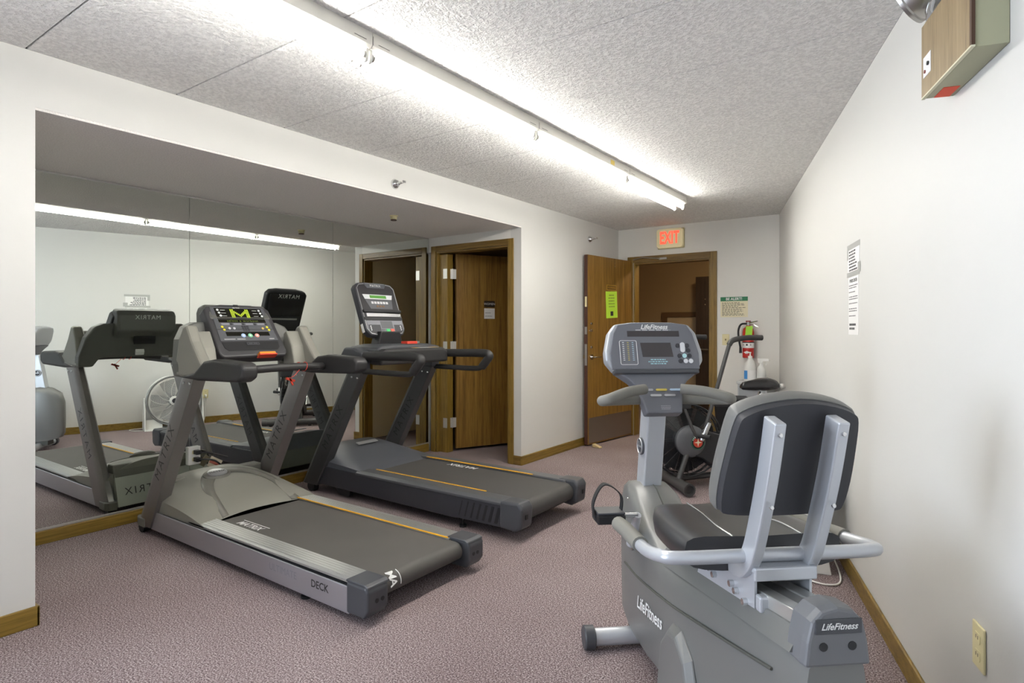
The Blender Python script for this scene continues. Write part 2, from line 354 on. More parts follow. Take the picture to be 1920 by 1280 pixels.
MB().obox(dpt(0.44, 1.72, 0.0055), d * 0.088, nrm * 0.0008, (0, 0, 0.022)).build('plaque_face', mat('plaque_brown', '#6b4c1c', 0.5), pq, smooth=0)
text('lettering', 'NO SMOKING', dpt(0.44, 1.72, 0.0068), -d, (0, 0, 1), 0.026, mat('plaque_gold', '#c79b3a', 0.5), pq)
for a, z in ((0.17, 2.0), (0.17, 1.96), (0.36, 2.0), (0.36, 1.965)):
    MB().lathe([(0.005, 0), (0.004, 0.003), (0, 0.0035)], 10, dpt(a, z, 0), nrm).build('screw', M_CHROME, E1)
# closer arm above the doorway
cl = empty('door_closer_arm', (DX0 + 0.2, YF - 0.02, DZ + 0.03), 'thin metal door closer arm across the exit door head casing', 'door closer')
def rel(o, *pts): return [Vector(p) - o.location for p in pts]
MB().tube(rel(cl, (DX0 + 0.01, YF - 0.03, DZ + 0.035), (DX0 + 0.14, YF - 0.05, DZ + 0.05)), 0.006, 8).build('arm', M_STEEL, cl)
MB().tube(rel(cl, (DX0 + 0.14, YF - 0.05, DZ + 0.05), (DX0 + 0.34, YF - 0.03, DZ + 0.03)), 0.006, 8).build('forearm', M_STEEL, cl)
MB().obox(rel(cl, (DX0 + 0.37, YF - 0.0225, DZ + 0.03))[0], (0.045, 0, 0), (0, 0.0075, 0), (0, 0, 0.012)).build('bracket', M_STEEL, cl, smooth=0, bevel=0.002)
# green notice on the exit door
gn = MB(); gc = dpt(0.44, 1.53, 0.0035); tl = Vector((0, 0, 1)) * math.cos(0.05) + d * math.sin(0.05); xx = d * math.cos(0.05) - Vector((0, 0, 1)) * math.sin(0.05)
gn.obox(gc, xx * 0.115, nrm * 0.0006, tl * 0.15)
g = gn.build('paper_notice', mat('lime_paper', '#b6e23c', 0.8), smooth=0); tag(place(g, gc - tl * 0.15), 'bright lime green paper notice taped to the open oak exit door', 'notice')
o = print_lines('print', gc + nrm * 0.0008 + tl * 0.1, -xx, tl, 0.16, 5, 0.032, mat('faded_ink', '#7d9a34', 0.8), None, 0.9, 'C', 0.4); o['kind'] = 'stuff'; o.parent = g; o.matrix_parent_inverse = Matrix.Translation(-g.location)
o = MB().obox(gc + nrm * 0.0009 - tl * 0.1, xx * 0.028, nrm * 0.0002, tl * 0.025).build('dark_square', M_INK, g, smooth=0); o.matrix_parent_inverse = Matrix.Translation(-g.location)
# rubber wedge
wz = MB(); a = Vector((-3.0, 5.70, 0)); wz.hexa([a + Vector(p) for p in ((0, 0, 0), (0.1, -0.03, 0), (0.11, 0.02, 0), (0.01, 0.05, 0), (0, 0, 0.035), (0.1, -0.03, 0.012), (0.11, 0.02, 0.012), (0.01, 0.05, 0.035))])
tag(place(wz.build('door_wedge', mat('tan_foam', '#cdb98a', 0.9), smooth=0, bevel=0.004), a), 'small tan door wedge on the carpet under the exit door', 'door stop')

# restroom door, swung into the dark room
rx, ry = -4.055, YB + 0.09; ra = math.radians(64)
d2 = Vector((math.cos(ra), math.sin(ra), 0)); n2 = Vector((math.sin(ra), -math.cos(ra), 0))
def rpt(a, z, off=0.0): return Vector((rx, ry, 0)) + d2 * a + n2 * off + Vector((0, 0, z))
R1 = struct(MB().obox(rpt(0.46, 1.03, -0.02), d2 * 0.41, n2 * 0.02, (0, 0, 1.0)).build('door_2', M_WOODV, smooth=0, bevel=0.002))
for z in (1.82, 1.08, 0.30):
    hg = MB().obox(rpt(0.015, z, 0.004), d2 * 0.032, n2 * 0.0015, (0, 0, 0.05)).cyl(rpt(0.005, z - 0.052, 0.008), rpt(0.005, z + 0.052, 0.008), 0.007, 10)
    hg.obox(Vector((rx - 0.035, ry - 0.062, z)), (0.026, 0, 0), (0, 0.0015, 0), (0, 0, 0.05))
    h1 = hg.build('hinge', mat('bright_hinge', '#d9d7d2', 0.35, 0.6), R1, smooth=30)
sg = MB().obox(rpt(0.43, 1.52, 0.002), d2 * 0.062, n2 * 0.002, (0, 0, 0.033)).build('name_plate', mat('brown_plate', '#2c2016', 0.4), R1, smooth=0)
text('lettering', 'WOMEN', rpt(0.43, 1.52, 0.0045), d2, (0, 0, 1), 0.034, M_LETTER, sg)
pn = MB().obox(rpt(0.43, 1.42, 0.0012), d2 * 0.062, n2 * 0.0006, (0, 0, 0.055)).build('paper_note', M_PAPER, smooth=0)
tag(place(pn, rpt(0.43, 1.365, 0.0012)), 'small white paper note below the name plate on the restroom door', 'notice')
o = print_lines('print', rpt(0.43, 1.425, 0.0025), d2, (0, 0, 1), 0.1, 2, 0.035, M_INK, pn, 0.9, 'L', 0.12); o['kind'] = 'stuff'; o.matrix_parent_inverse = Matrix.Translation(-pn.location)

# hallway: dark door standing open, framed panel on the end wall
hd = empty('hall_door', (-2.98, 9.02, 0), 'dark stained flush door standing open in the hallway', 'door')
MB().box(0, 0.9, -0.022, 0.022, 0.01, 2.04).build('slab', M_DARKDOOR, hd, smooth=0, bevel=0.002)
for z in (1.62, 1.70): MB().lathe([(0.012, 0), (0.01, 0.004), (0, 0.005)], 12, (0.14, -0.022, z), (0, -1, 0)).build('viewer', M_CHROME, hd)
MB().cyl((0.07, -0.022, 0.95), (0.07, -0.07, 0.95), 0.012).tube([(0.07, -0.066, 0.95), (0.2, -0.07, 0.95)], 0.01, 10).build('lever', M_STEEL, hd)
hw = empty('framed_panel', (-3.22, 9.29, 0.2), 'brown framed beige panel on the hallway end wall', 'panel')
MB().box(-0.40, 0.4, -0.03, 0.0, 1.24, 1.32).box(-0.40, -0.31, -0.03, 0, 0, 1.24).box(0.32, 0.4, -0.03, 0, 0, 1.24).build('frame', mat('mid_brown_frame', '#5a4228', 0.5), hw, smooth=0, bevel=0.003)
MB().box(-0.31, 0.32, -0.012, 0.0, 0, 1.24).build('panel', mat('panel_tan', '#a8967a', 0.6), hw, smooth=0)

# ------------------------------------------------------------------ ceiling strip lights
M_TUBE = bpy.data.materials.new('fluorescent_tube'); M_TUBE.use_nodes = True
_b = M_TUBE.node_tree.nodes['Principled BSDF']; _b.inputs['Base Color'].default_value = (1, 1, 1, 1)
_b.inputs['Emission Color'].default_value = (1.0, 0.98, 0.93, 1); _b.inputs['Emission Strength'].default_value = TUBE_POWER
def strip(y1, lab):
    L = 1.22; t = empty('strip_light', (-1.902, y1 - L / 2, H), lab, 'ceiling light', 'fluorescent strip lights in one row'); h = L / 2 - 0.001
    prof = [(-0.07, -0.0005), (0.07, -0.0005), (0.07, -0.052), (0.06, -0.062), (-0.06, -0.062), (-0.07, -0.052)]
    MB().prism(prof, lambda p, s: (p[0], s, p[1]), -h, h).build('channel', mat('channel_enamel', '#d5d3cc', 0.4), t, smooth=0)
    for x in (-0.038, 0.038):
        tb = MB().cyl((x, -h + 0.028, -0.086), (x, h - 0.028, -0.086), 0.0165, 16).build('tube', M_TUBE, t)
        for s in (-1, 1):
            MB().cyl((x, s * (h - 0.028), -0.086), (x, s * (h - 0.016), -0.086), 0.0168, 14).build('end_cap', M_STEEL, tb)
            MB().prism([(-0.014, -0.062), (0.014, -0.062), (0.012, -0.1), (0.006, -0.112), (-0.006, -0.112), (-0.012, -0.1)], lambda p, q, x=x: (x + p[0], q, p[1]), s * (h - 0.016), s * (h - 0.004)).build('lamp_holder', M_WHITE, t, smooth=0)
    for a, b, c_, e_ in ((-h + 0.03, -h + 0.09, -0.04, -0.038), (-h + 0.001, -h + 0.003, -0.05, -0.015), (h - 0.09, h - 0.03, -0.04, -0.038)):
        MB().box(0.0701, 0.0706, a, b, c_, e_).build('seam_slot', M_INK, t, smooth=0)
    return t
names = ['fluorescent strip light at the far end of the row, nearest the exit sign', 'second fluorescent strip light from the exit sign, with a small yellow sticker', 'third fluorescent strip light from the exit sign', 'fourth fluorescent strip light from the exit sign, cut by the top of the photo']
for i in range(4):
    t = strip(5.285 - 1.2205 * i, names[i])
    if i == 1: MB().box(0.0701, 0.0708, 0.30, 0.36, -0.045, -0.015).build('sticker', mat('yellow_sticker', '#e0c766', 0.6), t, smooth=0)
# ================================================================== TREADMILLS
M_TGREY = mat('silver_grey_plastic', '#8d8b82', 0.42, 0.15)
M_TGREY2 = mat('silver_grey_plastic_dark', '#74726a', 0.45, 0.1)
M_TPOST = mat('grey_metal_post', '#8a8583', 0.36, 0.75)
M_TBEAM = mat('satin_aluminium_beam', '#b9b9bf', 0.38, 0.8)
M_RIB = mat('ribbed_aluminium', '#b3b3b1', 0.33, 0.7)
M_BELT = mat('running_belt', '#53504c', 0.62, bump=(400, 0.2), var=(5, 0.12))
M_DKGREY = mat('dark_grey_plastic', '#45464a', 0.42)
M_DKGREY2 = mat('charcoal_plastic', '#35353a', 0.45)
M_GRIP = mat('soft_black_grip', '#2d2c2c', 0.5, bump=(250, 0.1))
M_FACE = mat('console_face_grey', '#5b5c60', 0.4)
M_SCREEN = mat('console_screen', '#16150f', 0.2)
M_LED = mat('green_led', '#9fb52c', 0.5, emit=0.55)
M_LEDD = mat('dim_green_led', '#5d6b2a', 0.5, emit=0.15)
M_WKEY = mat('white_key', '#d9dadc', 0.4); M_YKEY = mat('yellow_key', '#e5dc3c', 0.4)
M_SILV = mat('silver_trim', '#b8b8ba', 0.35, 0.6)
M_DLETTER = mat('dark_lettering', '#3a3838', 0.5)
def plate_frame(c, n, up):
    n = Vector(n).normalized(); x = Vector(up).cross(n).normalized(); u = n.cross(x)
    return Vector(c), x, u, n            # x right (seen from the front), u up, n outwards
def pbox(mb, fr, x0, x1, y0, y1, z0, z1):
    c, x, u, n = fr
    return mb.obox(c + x * (x0 + x1) / 2 + u * (y0 + y1) / 2 + n * (z0 + z1) / 2, x * (x1 - x0) / 2, u * (y1 - y0) / 2, n * (z1 - z0) / 2)
def ppt(fr, a, b, h=0.0): c, x, u, n = fr; return c + x * a + u * b + n * h
def pround(mb, fr, prof, z0, z1): return mb.prism(prof, lambda p, t: ppt(fr, p[0], p[1], t), z0, z1)
def disc(mb, fr, a, b, r, z0, z1, n=16): return mb.cyl(ppt(fr, a, b, z0), ppt(fr, a, b, z1), r, n)

def grey_treadmill():
    X0, YC = -4.07, 2.09
    t = empty('treadmill', (X0, YC, 0), 'silver grey treadmill nearest the camera with green letter on its display', 'treadmill', 'treadmills facing the mirror')
    W = 0.385
    # slanted posts with rounded front, foot wheels
    for s in (-1, 1):
        rings = []
        for k in range(11):
            q = k / 10; x = 0.0 + 0.545 * q; z = 0.055 + 0.94 * q; hw = 0.036; ln = 0.185 - 0.02 * q
            prof = [(0.0, -hw * 0.45), (0.0, hw * 0.45), (0.03, hw * 0.9), (0.06, hw), (ln, hw), (ln, -hw), (0.06, -hw), (0.03, -hw * 0.9)]
            rings.append([(x + a, s * (W - 0.02) + b, z) for a, b in prof])
        po = MB().loft(rings).build('post', M_TPOST, t, smooth=50)
        u = Vector((0.545, 0, 0.94)).normalized()
        yo = s * (W - 0.02) + s * 0.0362
        # running name up the post, on both faces
        for sd in (1, -1):
            y = s * (W - 0.02) + sd * 0.0362
            nx = u if sd > 0 else u
            xd = u; yd = Vector((-u.z, 0, u.x)) if sd < 0 else Vector((u.z, 0, -u.x))
            text('lettering', 'MATRIX', (0.31 + 0.06, y, 0.56 - 0.03), xd, yd, 0.085, M_DLETTER, po, 0.0, 0.0004, spacing=1.35)
        for a, zz in ((0.665, 0.955), (0.60, 0.955)):
            MB().lathe([(0.009, 0), (0.008, 0.004), (0, 0.0055)], 10, (a, s * (W - 0.02) - 0.036, zz), (0, -1, 0)).build('bolt', M_CHROME, po)
        MB().loft([[(0.0 + a, s * (W - 0.02) + b * 0.04, z) for a, b in ((-0.006, -.6), (-0.006, .6), (0.03, 1), (0.12, 1), (0.12, -1), (0.03, -1))] for z in (0.045, 0.1)]).build('post_foot', M_TGREY2, t, smooth=0, bevel=0.006)
        MB().cyl((0.045, s * (W - 0.02) - 0.025, 0.036), (0.045, s * (W - 0.02) + 0.025, 0.036), 0.036, 18).build('wheel', M_BLACK, t)
    # motor hood: arched cover swelling between the posts
    NX, NY = 14, 24; rings = []
    for i in range(NX + 1):
        q = i / NX; ring = []
        for j in range(NY + 1):
            r = -1 + 2 * j / NY
            yy = r * (W - 0.012); edge = max(0.0, 1 - abs(r) ** 3.2)
            xx = 0.10 + (0.56 + 0.10 * (abs(r) ** 1.6)) * q
            top = 0.335 * math.cos(q * 1.15) ** 0.7 if q < 1 else 0.2
            zt = 0.165 + (0.175 * (1 - q ** 2.4)) * (0.35 + 0.65 * edge)
            ring.append((xx, yy, zt))
        ring += [(ring[-1][0], W - 0.012, 0.10), (ring[0][0], -(W - 0.012), 0.10)]
        rings.append(ring)
    hood = MB().loft(rings).build('motor_cover', M_TGREY, t, smooth=50)
    def hz(q, r):
        edge = max(0.0, 1 - abs(r) ** 3.2); return (0.10 + (0.56 + 0.10 * (abs(r) ** 1.6)) * q, r * (W - 0.012), 0.165 + (0.175 * (1 - q ** 2.4)) * (0.35 + 0.65 * edge))
    # darker curved band on the hood
    band = MB(); outer, inner = [], []
    for k in range(25):
        a = k / 24; r = -0.62 + 1.36 * a
        qo = 0.99 - 0.83 * math.sin(PI * min(1, max(0, a))) ** 0.33 if 0 < a < 1 else 0.99
        ri = -0.50 + 1.10 * a; qi = 0.99 - 0.62 * math.sin(PI * a) ** 0.36 if 0 < a < 1 else 0.99
        po_, pi_ = Vector(hz(qo, r)), Vector(hz(qi, ri)); outer.append(po_ + Vector((0.001, 0, 0.0025))); inner.append(pi_ + Vector((0.001, 0, 0.0025)))
    vs = outer + inner; band.add(vs, [(k, k + 1, 25 + k + 1, 25 + k) for k in range(24)])
    b_ = band.build('hood_band', M_TGREY2, hood, smooth=60); sd_ = b_.modifiers.new('solid', 'SOLIDIFY'); sd_.thickness = 0.004; sd_.offset = 0
    bc = Vector(hz(0.36, -0.14))
    pb = MB().lathe([(0.056, -0.012), (0.058, 0.008), (0.05, 0.018), (0, 0.02)], 28, (0, 0, 0), (0.35, 0, 0.94)); 
    for v in pb.v: v.y *= 1.5
    pb.v = [v + bc for v in pb.v]; bd = pb.build('badge', M_TGREY2, hood)
    pb = MB().lathe([(0.042, 0), (0.042, 0.023), (0.038, 0.0245), (0, 0.0245)], 28, (0, 0, 0), (0.35, 0, 0.94))
    for v in pb.v: v.y *= 1.5
    pb.v = [v + bc for v in pb.v]; pb.build('badge_plate', M_SILV, bd)
    text('lettering', 'MATRIX', bc + Vector((0.0088, 0, 0.0235)), (0, 1, 0), (-0.94, 0, 0.35), 0.026, M_DLETTER, bd, spacing=1.15)
    # side beams, foot rails, belt
    for s in (-1, 1):
        bm_ = MB().hexa([(0.17, s * W - 0.004, 0.045), (2.0, s * W - 0.004, 0.03), (2.0, s * W + 0.004, 0.03), (0.17, s * W + 0.004, 0.045), (0.17, s * W - 0.004, 0.155), (2.03, s * W - 0.004, 0.148), (2.03, s * W + 0.004, 0.148), (0.17, s * W + 0.004, 0.155)])
        be = bm_.build('side_beam', M_TBEAM, t, smooth=0, bevel=0.003)
        MB().box(0.3, 2.02, s * (W - 0.028) - 0.02, s * (W - 0.028) + 0.02, 0.06, 0.152).build('beam_core', M_BLACK, t, smooth=0)
        rl = MB(); ys_ = 0.262; ye = W - 0.012
        prof = [(ys_, 0.158), (ys_, 0.17)]
        for k in range(5):
            a = ys_ + 0.006 + (ye - ys_ - 0.02) * k / 5; b = ys_ + 0.006 + (ye - ys_ - 0.02) * (k + 0.82) / 5
            prof += [(a, 0.174), (b, 0.174), (b + 0.0015, 0.1715), (a + (ye - ys_ - 0.02) / 5 - 0.0015, 0.1715)]
        prof += [(ye - 0.008, 0.174), (ye, 0.166), (ye, 0.156)]
        rl.prism(prof, lambda p, q: (q, s * p[0], p[1]), 0.60, 2.0).build('foot_rail', M_RIB, t, smooth=30)
        if s > 0: MB().box(0.62, 1.99, s * 0.2635 - 0.0045, s * 0.2635 + 0.0045, 0.1715, 0.1765).build('yellow_line', M_YELLOW, t, smooth=0)
        # rear pod
        pr = [(1.985, 0.035), (2.10, 0.035), (2.125, 0.07), (2.125, 0.155), (2.11, 0.172), (1.985, 0.172)]
        pd = MB().prism(pr, lambda p, q: (p[0], q, p[1]), s * 0.275, s * (W + 0.008)).build('rear_pod', M_DKGREY, t, smooth=0, bevel=0.014, seg=3)
        MB().prism([(1.98, 0.168), (2.105, 0.168), (2.122, 0.162), (2.118, 0.172), (2.10, 0.179), (1.98, 0.179)], lambda p, q: (p[0], q, p[1]), s * 0.268, s * (W + 0.004)).build('pod_cap', M_DKGREY, pd, smooth=0, bevel=0.004)
        for yy in (0.31, 0.342): MB().cyl((2.124, s * yy, 0.105), (2.1262, s * yy, 0.105), 0.010, 12).build('bolt_hole', M_BLACK, pd)
        MB().cyl((1.65, s * (W - 0.035), 0.0), (1.65, s * (W - 0.035), 0.012), 0.026, 16).cyl((1.65, s * (W - 0.035), 0.012), (1.65, s * (W - 0.035), 0.06), 0.009, 10).build('levelling_foot', M_BLACK, t)
        text('lettering', 'ULTIMATE', (1.52, -W - 0.0045, 0.105), (1, 0, 0), (0, 0, 1), 0.048, mat('pale_grey_lettering', '#9d9da6', 0.5), be) if s < 0 else None
        text('lettering', 'DECK', (1.80, -W - 0.0045, 0.102), (1, 0, 0), (0, 0, 1), 0.048, M_DLETTER, be, bold=0.0008) if s < 0 else None
    bl = [(0.55, 0.165)] + [(2.045 + 0.045 * math.sin(a), 0.12 + 0.045 * math.cos(a)) for a in [PI * k / 12 for k in range(13)]] + [(0.55, 0.075)]
    belt = MB().prism(bl, lambda p, q: (p[0], q, p[1]), -0.261, 0.261).build('belt', M_BELT, t, smooth=40)
    text('lettering', 'MATRIX', (0.95, -0.215, 0.1655), (1, 0, 0), (0, 1, 0), 0.06, M_LETTER, belt, 0.2, bold=0.001)
    MB().box(0.83, 1.08, -0.178, -0.173, 0.1651, 0.1657).build('belt_mark', M_LETTER, belt, smooth=0)
    for k, ch in enumerate('MA'):
        a = 0.55 + 0.75 * k; c_, s_ = math.cos(a), math.sin(a)
        text('lettering', ch, (2.045 + 0.0455 * s_, -0.215, 0.12 + 0.0455 * c_), (c_, 0, -s_), (0, 1, 0), 0.058, M_LETTER, belt, 0.1, 0.001, bold=0.001)
    mk = [(2.045 + 0.0458 * math.sin(a), -0.168, 0.12 + 0.0458 * math.cos(a)) for a in [0.2 + 1.6 * k / 10 for k in range(11)]]
    MB().tube(mk, 0.0022, 6).build('belt_mark', M_LETTER, belt)
    MB().box(0.3, 2.0, -0.30, 0.30, 0.08, 0.115).build('deck_board', M_BLACK, t, smooth=0)
    # dash body joining posts and console
    prof = [(-0.40, 0.985), (-0.405, 1.06), (-0.375, 1.20), (-0.33, 1.275), (-0.27, 1.30), (0.27, 1.30), (0.33, 1.275), (0.375, 1.20), (0.405, 1.06), (0.40, 0.985), (0.31, 0.985), (0.27, 1.05), (-0.27, 1.05), (-0.31, 0.985)]
    ds = MB().prism(prof, lambda p, q: (q + (0.66 - 0.30 * (p[1] - 0.985)) - 0.10, p[0], p[1]), -0.08, 0.0).build('dash_shell', mat('shell_grey', '#62625d', 0.45), t, smooth=0, bevel=0.012, seg=3)
    MB().obox((0.395, 0, 1.18), (0.004, 0, 0.012), (0, 0.075, 0), (-0.006, 0, 0.022)).build('vent_panel', M_BLACK, ds, smooth=0)
    MB().obox((0.43, -0.02, 1.085), (0.003, 0, 0.01), (0, 0.03, 0), (-0.005, 0, 0.012)).build('rating_label', M_PAPER, ds, smooth=0)
    for s in (-1, 1):
        sh = [(0.50, 0.985), (0.50, 1.08), (0.53, 1.20), (0.58, 1.275), (0.62, 1.285), (0.68, 1.19), (0.78, 1.075), (0.90, 1.03), (0.90, 0.985)]
        MB().prism(sh, lambda p, q: (p[0], q, p[1]), s * 0.335, s * 0.402).build('shoulder', M_TGREY, t, smooth=0, bevel=0.018, seg=3)
        MB().prism([(0.565, 1.03), (0.69, 1.03), (0.66, 1.15), (0.60, 1.25), (0.565, 1.23)], lambda p, q: (p[0], q, p[1]), s * 0.25, s * 0.36).build('shoulder_panel', M_TGREY, t, smooth=0, bevel=0.01)
        gp = [(0.53, 0.985), (0.75, 0.975), (1.16, 0.985), (1.205, 1.005), (1.215, 1.06), (1.18, 1.088), (0.92, 1.098), (0.82, 1.085), (0.72, 1.02)]
        MB().prism(gp, lambda p, q: (p[0], q, p[1]), s * 0.318, s * 0.412).build('hand_grip', M_GRIP, t, smooth=0, bevel=0.02, seg=4)
    bar = curve([(0.84, -0.35, 1.022), (0.93, -0.26, 1.028), (0.97, -0.1, 1.036), (0.97, 0.1, 1.036), (0.93, 0.26, 1.028), (0.84, 0.35, 1.022)], 6)
    MB().tube(bar, 0.023, 14).build('cross_bar', M_GRIP, t)
    # console
    top, bot = Vector((0.433, 0, 1.412)), Vector((0.668, 0, 1.095)); up = (top - bot).normalized(); n = Vector((up.z, 0, -up.x)); hl = (top - bot).length / 2
    fr = plate_frame((top + bot) / 2, n, up)
    cs = [(-0.225, -hl + 0.03), (-0.205, -hl), (0.205, -hl), (0.225, -hl + 0.03), (0.217, hl - 0.035), (0.19, hl - 0.012), (0.10, hl + 0.004), (-0.10, hl + 0.004), (-0.19, hl - 0.012), (-0.217, hl - 0.035)]
    co = pround(MB(), fr, cs, -0.075, 0.0).build('console', mat('console_dark', '#3f3e40', 0.42), t, smooth=0, bevel=0.012, seg=3)
    pround(MB(), fr, [(-0.185, 0.005), (0.185, 0.005), (0.178, hl - 0.022), (-0.178, hl - 0.022)], 0.0, 0.003).build('key_face', M_FACE, co, smooth=0, bevel=0.001)
    pround(MB(), fr, [(-0.19, -0.085), (0.19, -0.085), (0.186, 0.0), (-0.186, 0.0)], 0.0, 0.004).build('lower_face', M_FACE, co, smooth=0, bevel=0.001)
    pbox(MB(), fr, -0.155, 0.155, 0.085, 0.165, 0.003, 0.0045).build('display', M_SCREEN, co, smooth=0)
    pbox(MB(), fr, -0.155, 0.155, 0.055, 0.080, 0.003, 0.0045).build('message_display', M_SCREEN, co, smooth=0)
    # dot matrix letter M (one printed pattern of lit dots)
    led = MB()
    for i in range(15):
        for j in range(10):
            f = i / 14; g_ = j / 9
            on = f < 0.16 or f > 0.84 or abs((1 - g_) - (f if f < 0.5 else 1 - f) * 1.6) < 0.17
            if on: pbox(led, fr, -0.058 + i * 0.0082, -0.0525 + i * 0.0082, 0.092 + j * 0.0068, 0.0965 + j * 0.0068, 0.0045, 0.005)
    lo = led.build('lit_dots', M_LED, co, smooth=0); lo['kind'] = 'stuff'
    text('lettering', 'select a workout', ppt(fr, 0.0, 0.067, 0.0046), fr[1], fr[2], 0.026, M_LEDD, co, spacing=1.15)
    text('lettering', 'MATRIX', ppt(fr, -0.01, 0.1685, 0.0046), fr[1], fr[2], 0.011, M_LETTER, co, spacing=1.2, bold=0.0003)
    for sx in (-1, 1):
        for k in range(3):
            disc(MB(), fr, sx * 0.137 + (0.004 * k if sx < 0 else 0.004 * k), 0.15 - 0.022 * k, 0.0075, 0.0045, 0.007).build('key', M_WKEY, co)
            pbox(MB(), fr, sx * 0.105 - 0.016, sx * 0.105 + 0.016, 0.148 - 0.022 * k, 0.1505 - 0.022 * k, 0.0045, 0.0049).build('key_caption', M_LETTER, co, smooth=0)
    for k in range(4):
        pbox(MB(), fr, -0.145 + 0.078 * k, -0.095 + 0.078 * k, 0.036, 0.050, 0.003, 0.0036).build('caption_panel', mat('caption_grey', '#8b8b93', 0.5), co, smooth=0)
        pbox(MB(), fr, -0.09 + 0.078 * k, -0.076 + 0.078 * k, 0.036, 0.050, 0.003, 0.006).build('select_key', M_DKGREY2, co, smooth=0, bevel=0.001)
    for r_ in range(4):
        for c_ in range(3): pbox(MB(), fr, -0.022 + c_ * 0.016, -0.009 + c_ * 0.016, -0.024 + r_ * 0.014 + 0.002, -0.012 + r_ * 0.014, 0.003, 0.006).build('number_key', M_DKGREY2, co, smooth=0, bevel=0.001)
    for (a, b, m_) in ((-0.148, 0.02, M_YKEY), (-0.142, -0.002, M_YKEY), (0.148, 0.018, M_YKEY), (0.154, -0.004, M_YKEY), (0.115, 0.008, mat('amber_key', '#e0c070', 0.4)), (-0.105, 0.009, M_WKEY), (-0.075, 0.009, M_WKEY)):
        disc(MB(), fr, a, b, 0.008, 0.003, 0.007).build('key', m_, co)
    pbox(MB(), fr, -0.14, 0.145, -0.048, -0.018, 0.004, 0.005).build('strip_display', M_SCREEN, co, smooth=0)
    for a, m_ in ((-0.035, mat('blue_key', '#a9c0e6', 0.35)), (0.01, mat('green_key', '#7fc79a', 0.35)), (0.055, mat('pale_red_key', '#e39a90', 0.35))):
        kb = disc(MB(), fr, a, -0.047, 0.0145, 0.005, 0.008, 20).build('main_key', m_, co); disc(MB(), fr, a, -0.047, 0.006, 0.008, 0.0085).build('key_symbol', M_LETTER, kb)
    for a, b in ((-0.165, -0.095), (-0.085, -0.03), (0.13, 0.165)): pbox(MB(), fr, a, b, -0.077, -0.069, 0.004, 0.006).build('slot_bar', M_SILV, co, smooth=0)
    pround(MB(), fr, [(-0.185, -0.092), (0.185, -0.092), (0.18, -0.135), (0.16, -0.155), (-0.16, -0.155), (-0.18, -0.135)], 0.0002, 0.002).build('tray_recess', M_BLACK, co, smooth=0)
    jk = pbox(MB(), fr, -0.035, 0.05, -0.117, -0.097, 0.002, 0.006).build('socket_panel', M_DKGREY, co, smooth=0, bevel=0.002)
    for a in (-0.025, 0.007, 0.04): disc(MB(), fr, a, -0.107, 0.004, 0.006, 0.0068, 10).build('socket', M_BLACK, jk)
    pbox(MB(), fr, -0.02, 0.012, hl - 0.016, hl - 0.001, 0.0, 0.004).build('top_clip', M_BLACK, co, smooth=0, bevel=0.002)
    # back of the console with its name (seen in the mirror)
    bs = MB().prism([(0.425, 1.412), (0.355, 1.395), (0.335, 1.36), (0.34, 1.24), (0.40, 1.20), (0.52, 1.20), (0.50, 1.33)], lambda p, q: (p[0], q, p[1]), -0.205, 0.205).build('back_shell', mat('shell_grey', '#62625d', 0.45), co, smooth=0, bevel=0.018, seg=3)
    text('lettering', 'MATRIX', (0.336, 0, 1.345), (0, -1, 0), (0, 0, 1), 0.045, M_LETTER, co, spacing=1.15, depth=0.002)
    # safety key, tether and clip
    k = pbox(MB(), fr, 0.0, 0.11, -hl - 0.012, -hl + 0.006, 0.004, 0.04).build('safety_key', mat('orange_key', '#e8912a', 0.4), t, smooth=0, bevel=0.005)
    pbox(MB(), fr, -0.005, 0.115, -hl - 0.02, -hl - 0.011, 0.002, 0.042).build('key_base', M_RED, k, smooth=0, bevel=0.002)
    for yy in (0.085, 0.13):
        MB().tube([(0.962 + 0.027 * math.cos(a), yy + 0.006 * math.sin(a), 1.034 + 0.027 * math.sin(a)) for a in [2 * PI * q / 16 for q in range(16)]], 0.0022, 6, True).build('tether_loop', M_RED, t)
    MB().tube(curve([(0.985, 0.08, 1.02), (0.985, 0.05, 0.99), (0.975, 0.03, 0.975)], 4), 0.002, 6).build('tether', M_RED, t)
    MB().obox((0.975, 0.025, 0.963), (0.004, 0, 0), (0, 0.028, -0.01), (0, 0.004, 0.006)).obox((0.975, 0.03, 0.952), (0.004, 0, 0), (0, 0.012, -0.022), (0, 0.004, 0.003)).build('clip', mat('dark_red_clip', '#a8321f', 0.4), t, smooth=0)
    # front fascia facing the mirror
    ff = MB().prism([(0.03, 0.05), (0.10, 0.28), (0.15, 0.28), (0.15, 0.05)], lambda p, q: (p[0], q, p[1]), -0.32, 0.32).build('front_fascia', mat('pale_fascia', '#b9bbb0', 0.5), t, smooth=0)
    u = Vector((0.07, 0, 0.23)).normalized()
    text('lettering', 'MATRIX', (0.055, -0.12, 0.14), (0, -1, 0), u, 0.07, M_DLETTER, ff, spacing=1.3, depth=0.003)
    MB().prism([(0.085, 0.235), (0.11, 0.325), (0.2, 0.325), (0.2, 0.235)], lambda p, q: (p[0], q, p[1]), -0.325, 0.325).build('front_lip', M_TGREY2, t, smooth=0, bevel=0.01)
    return t
grey_treadmill()

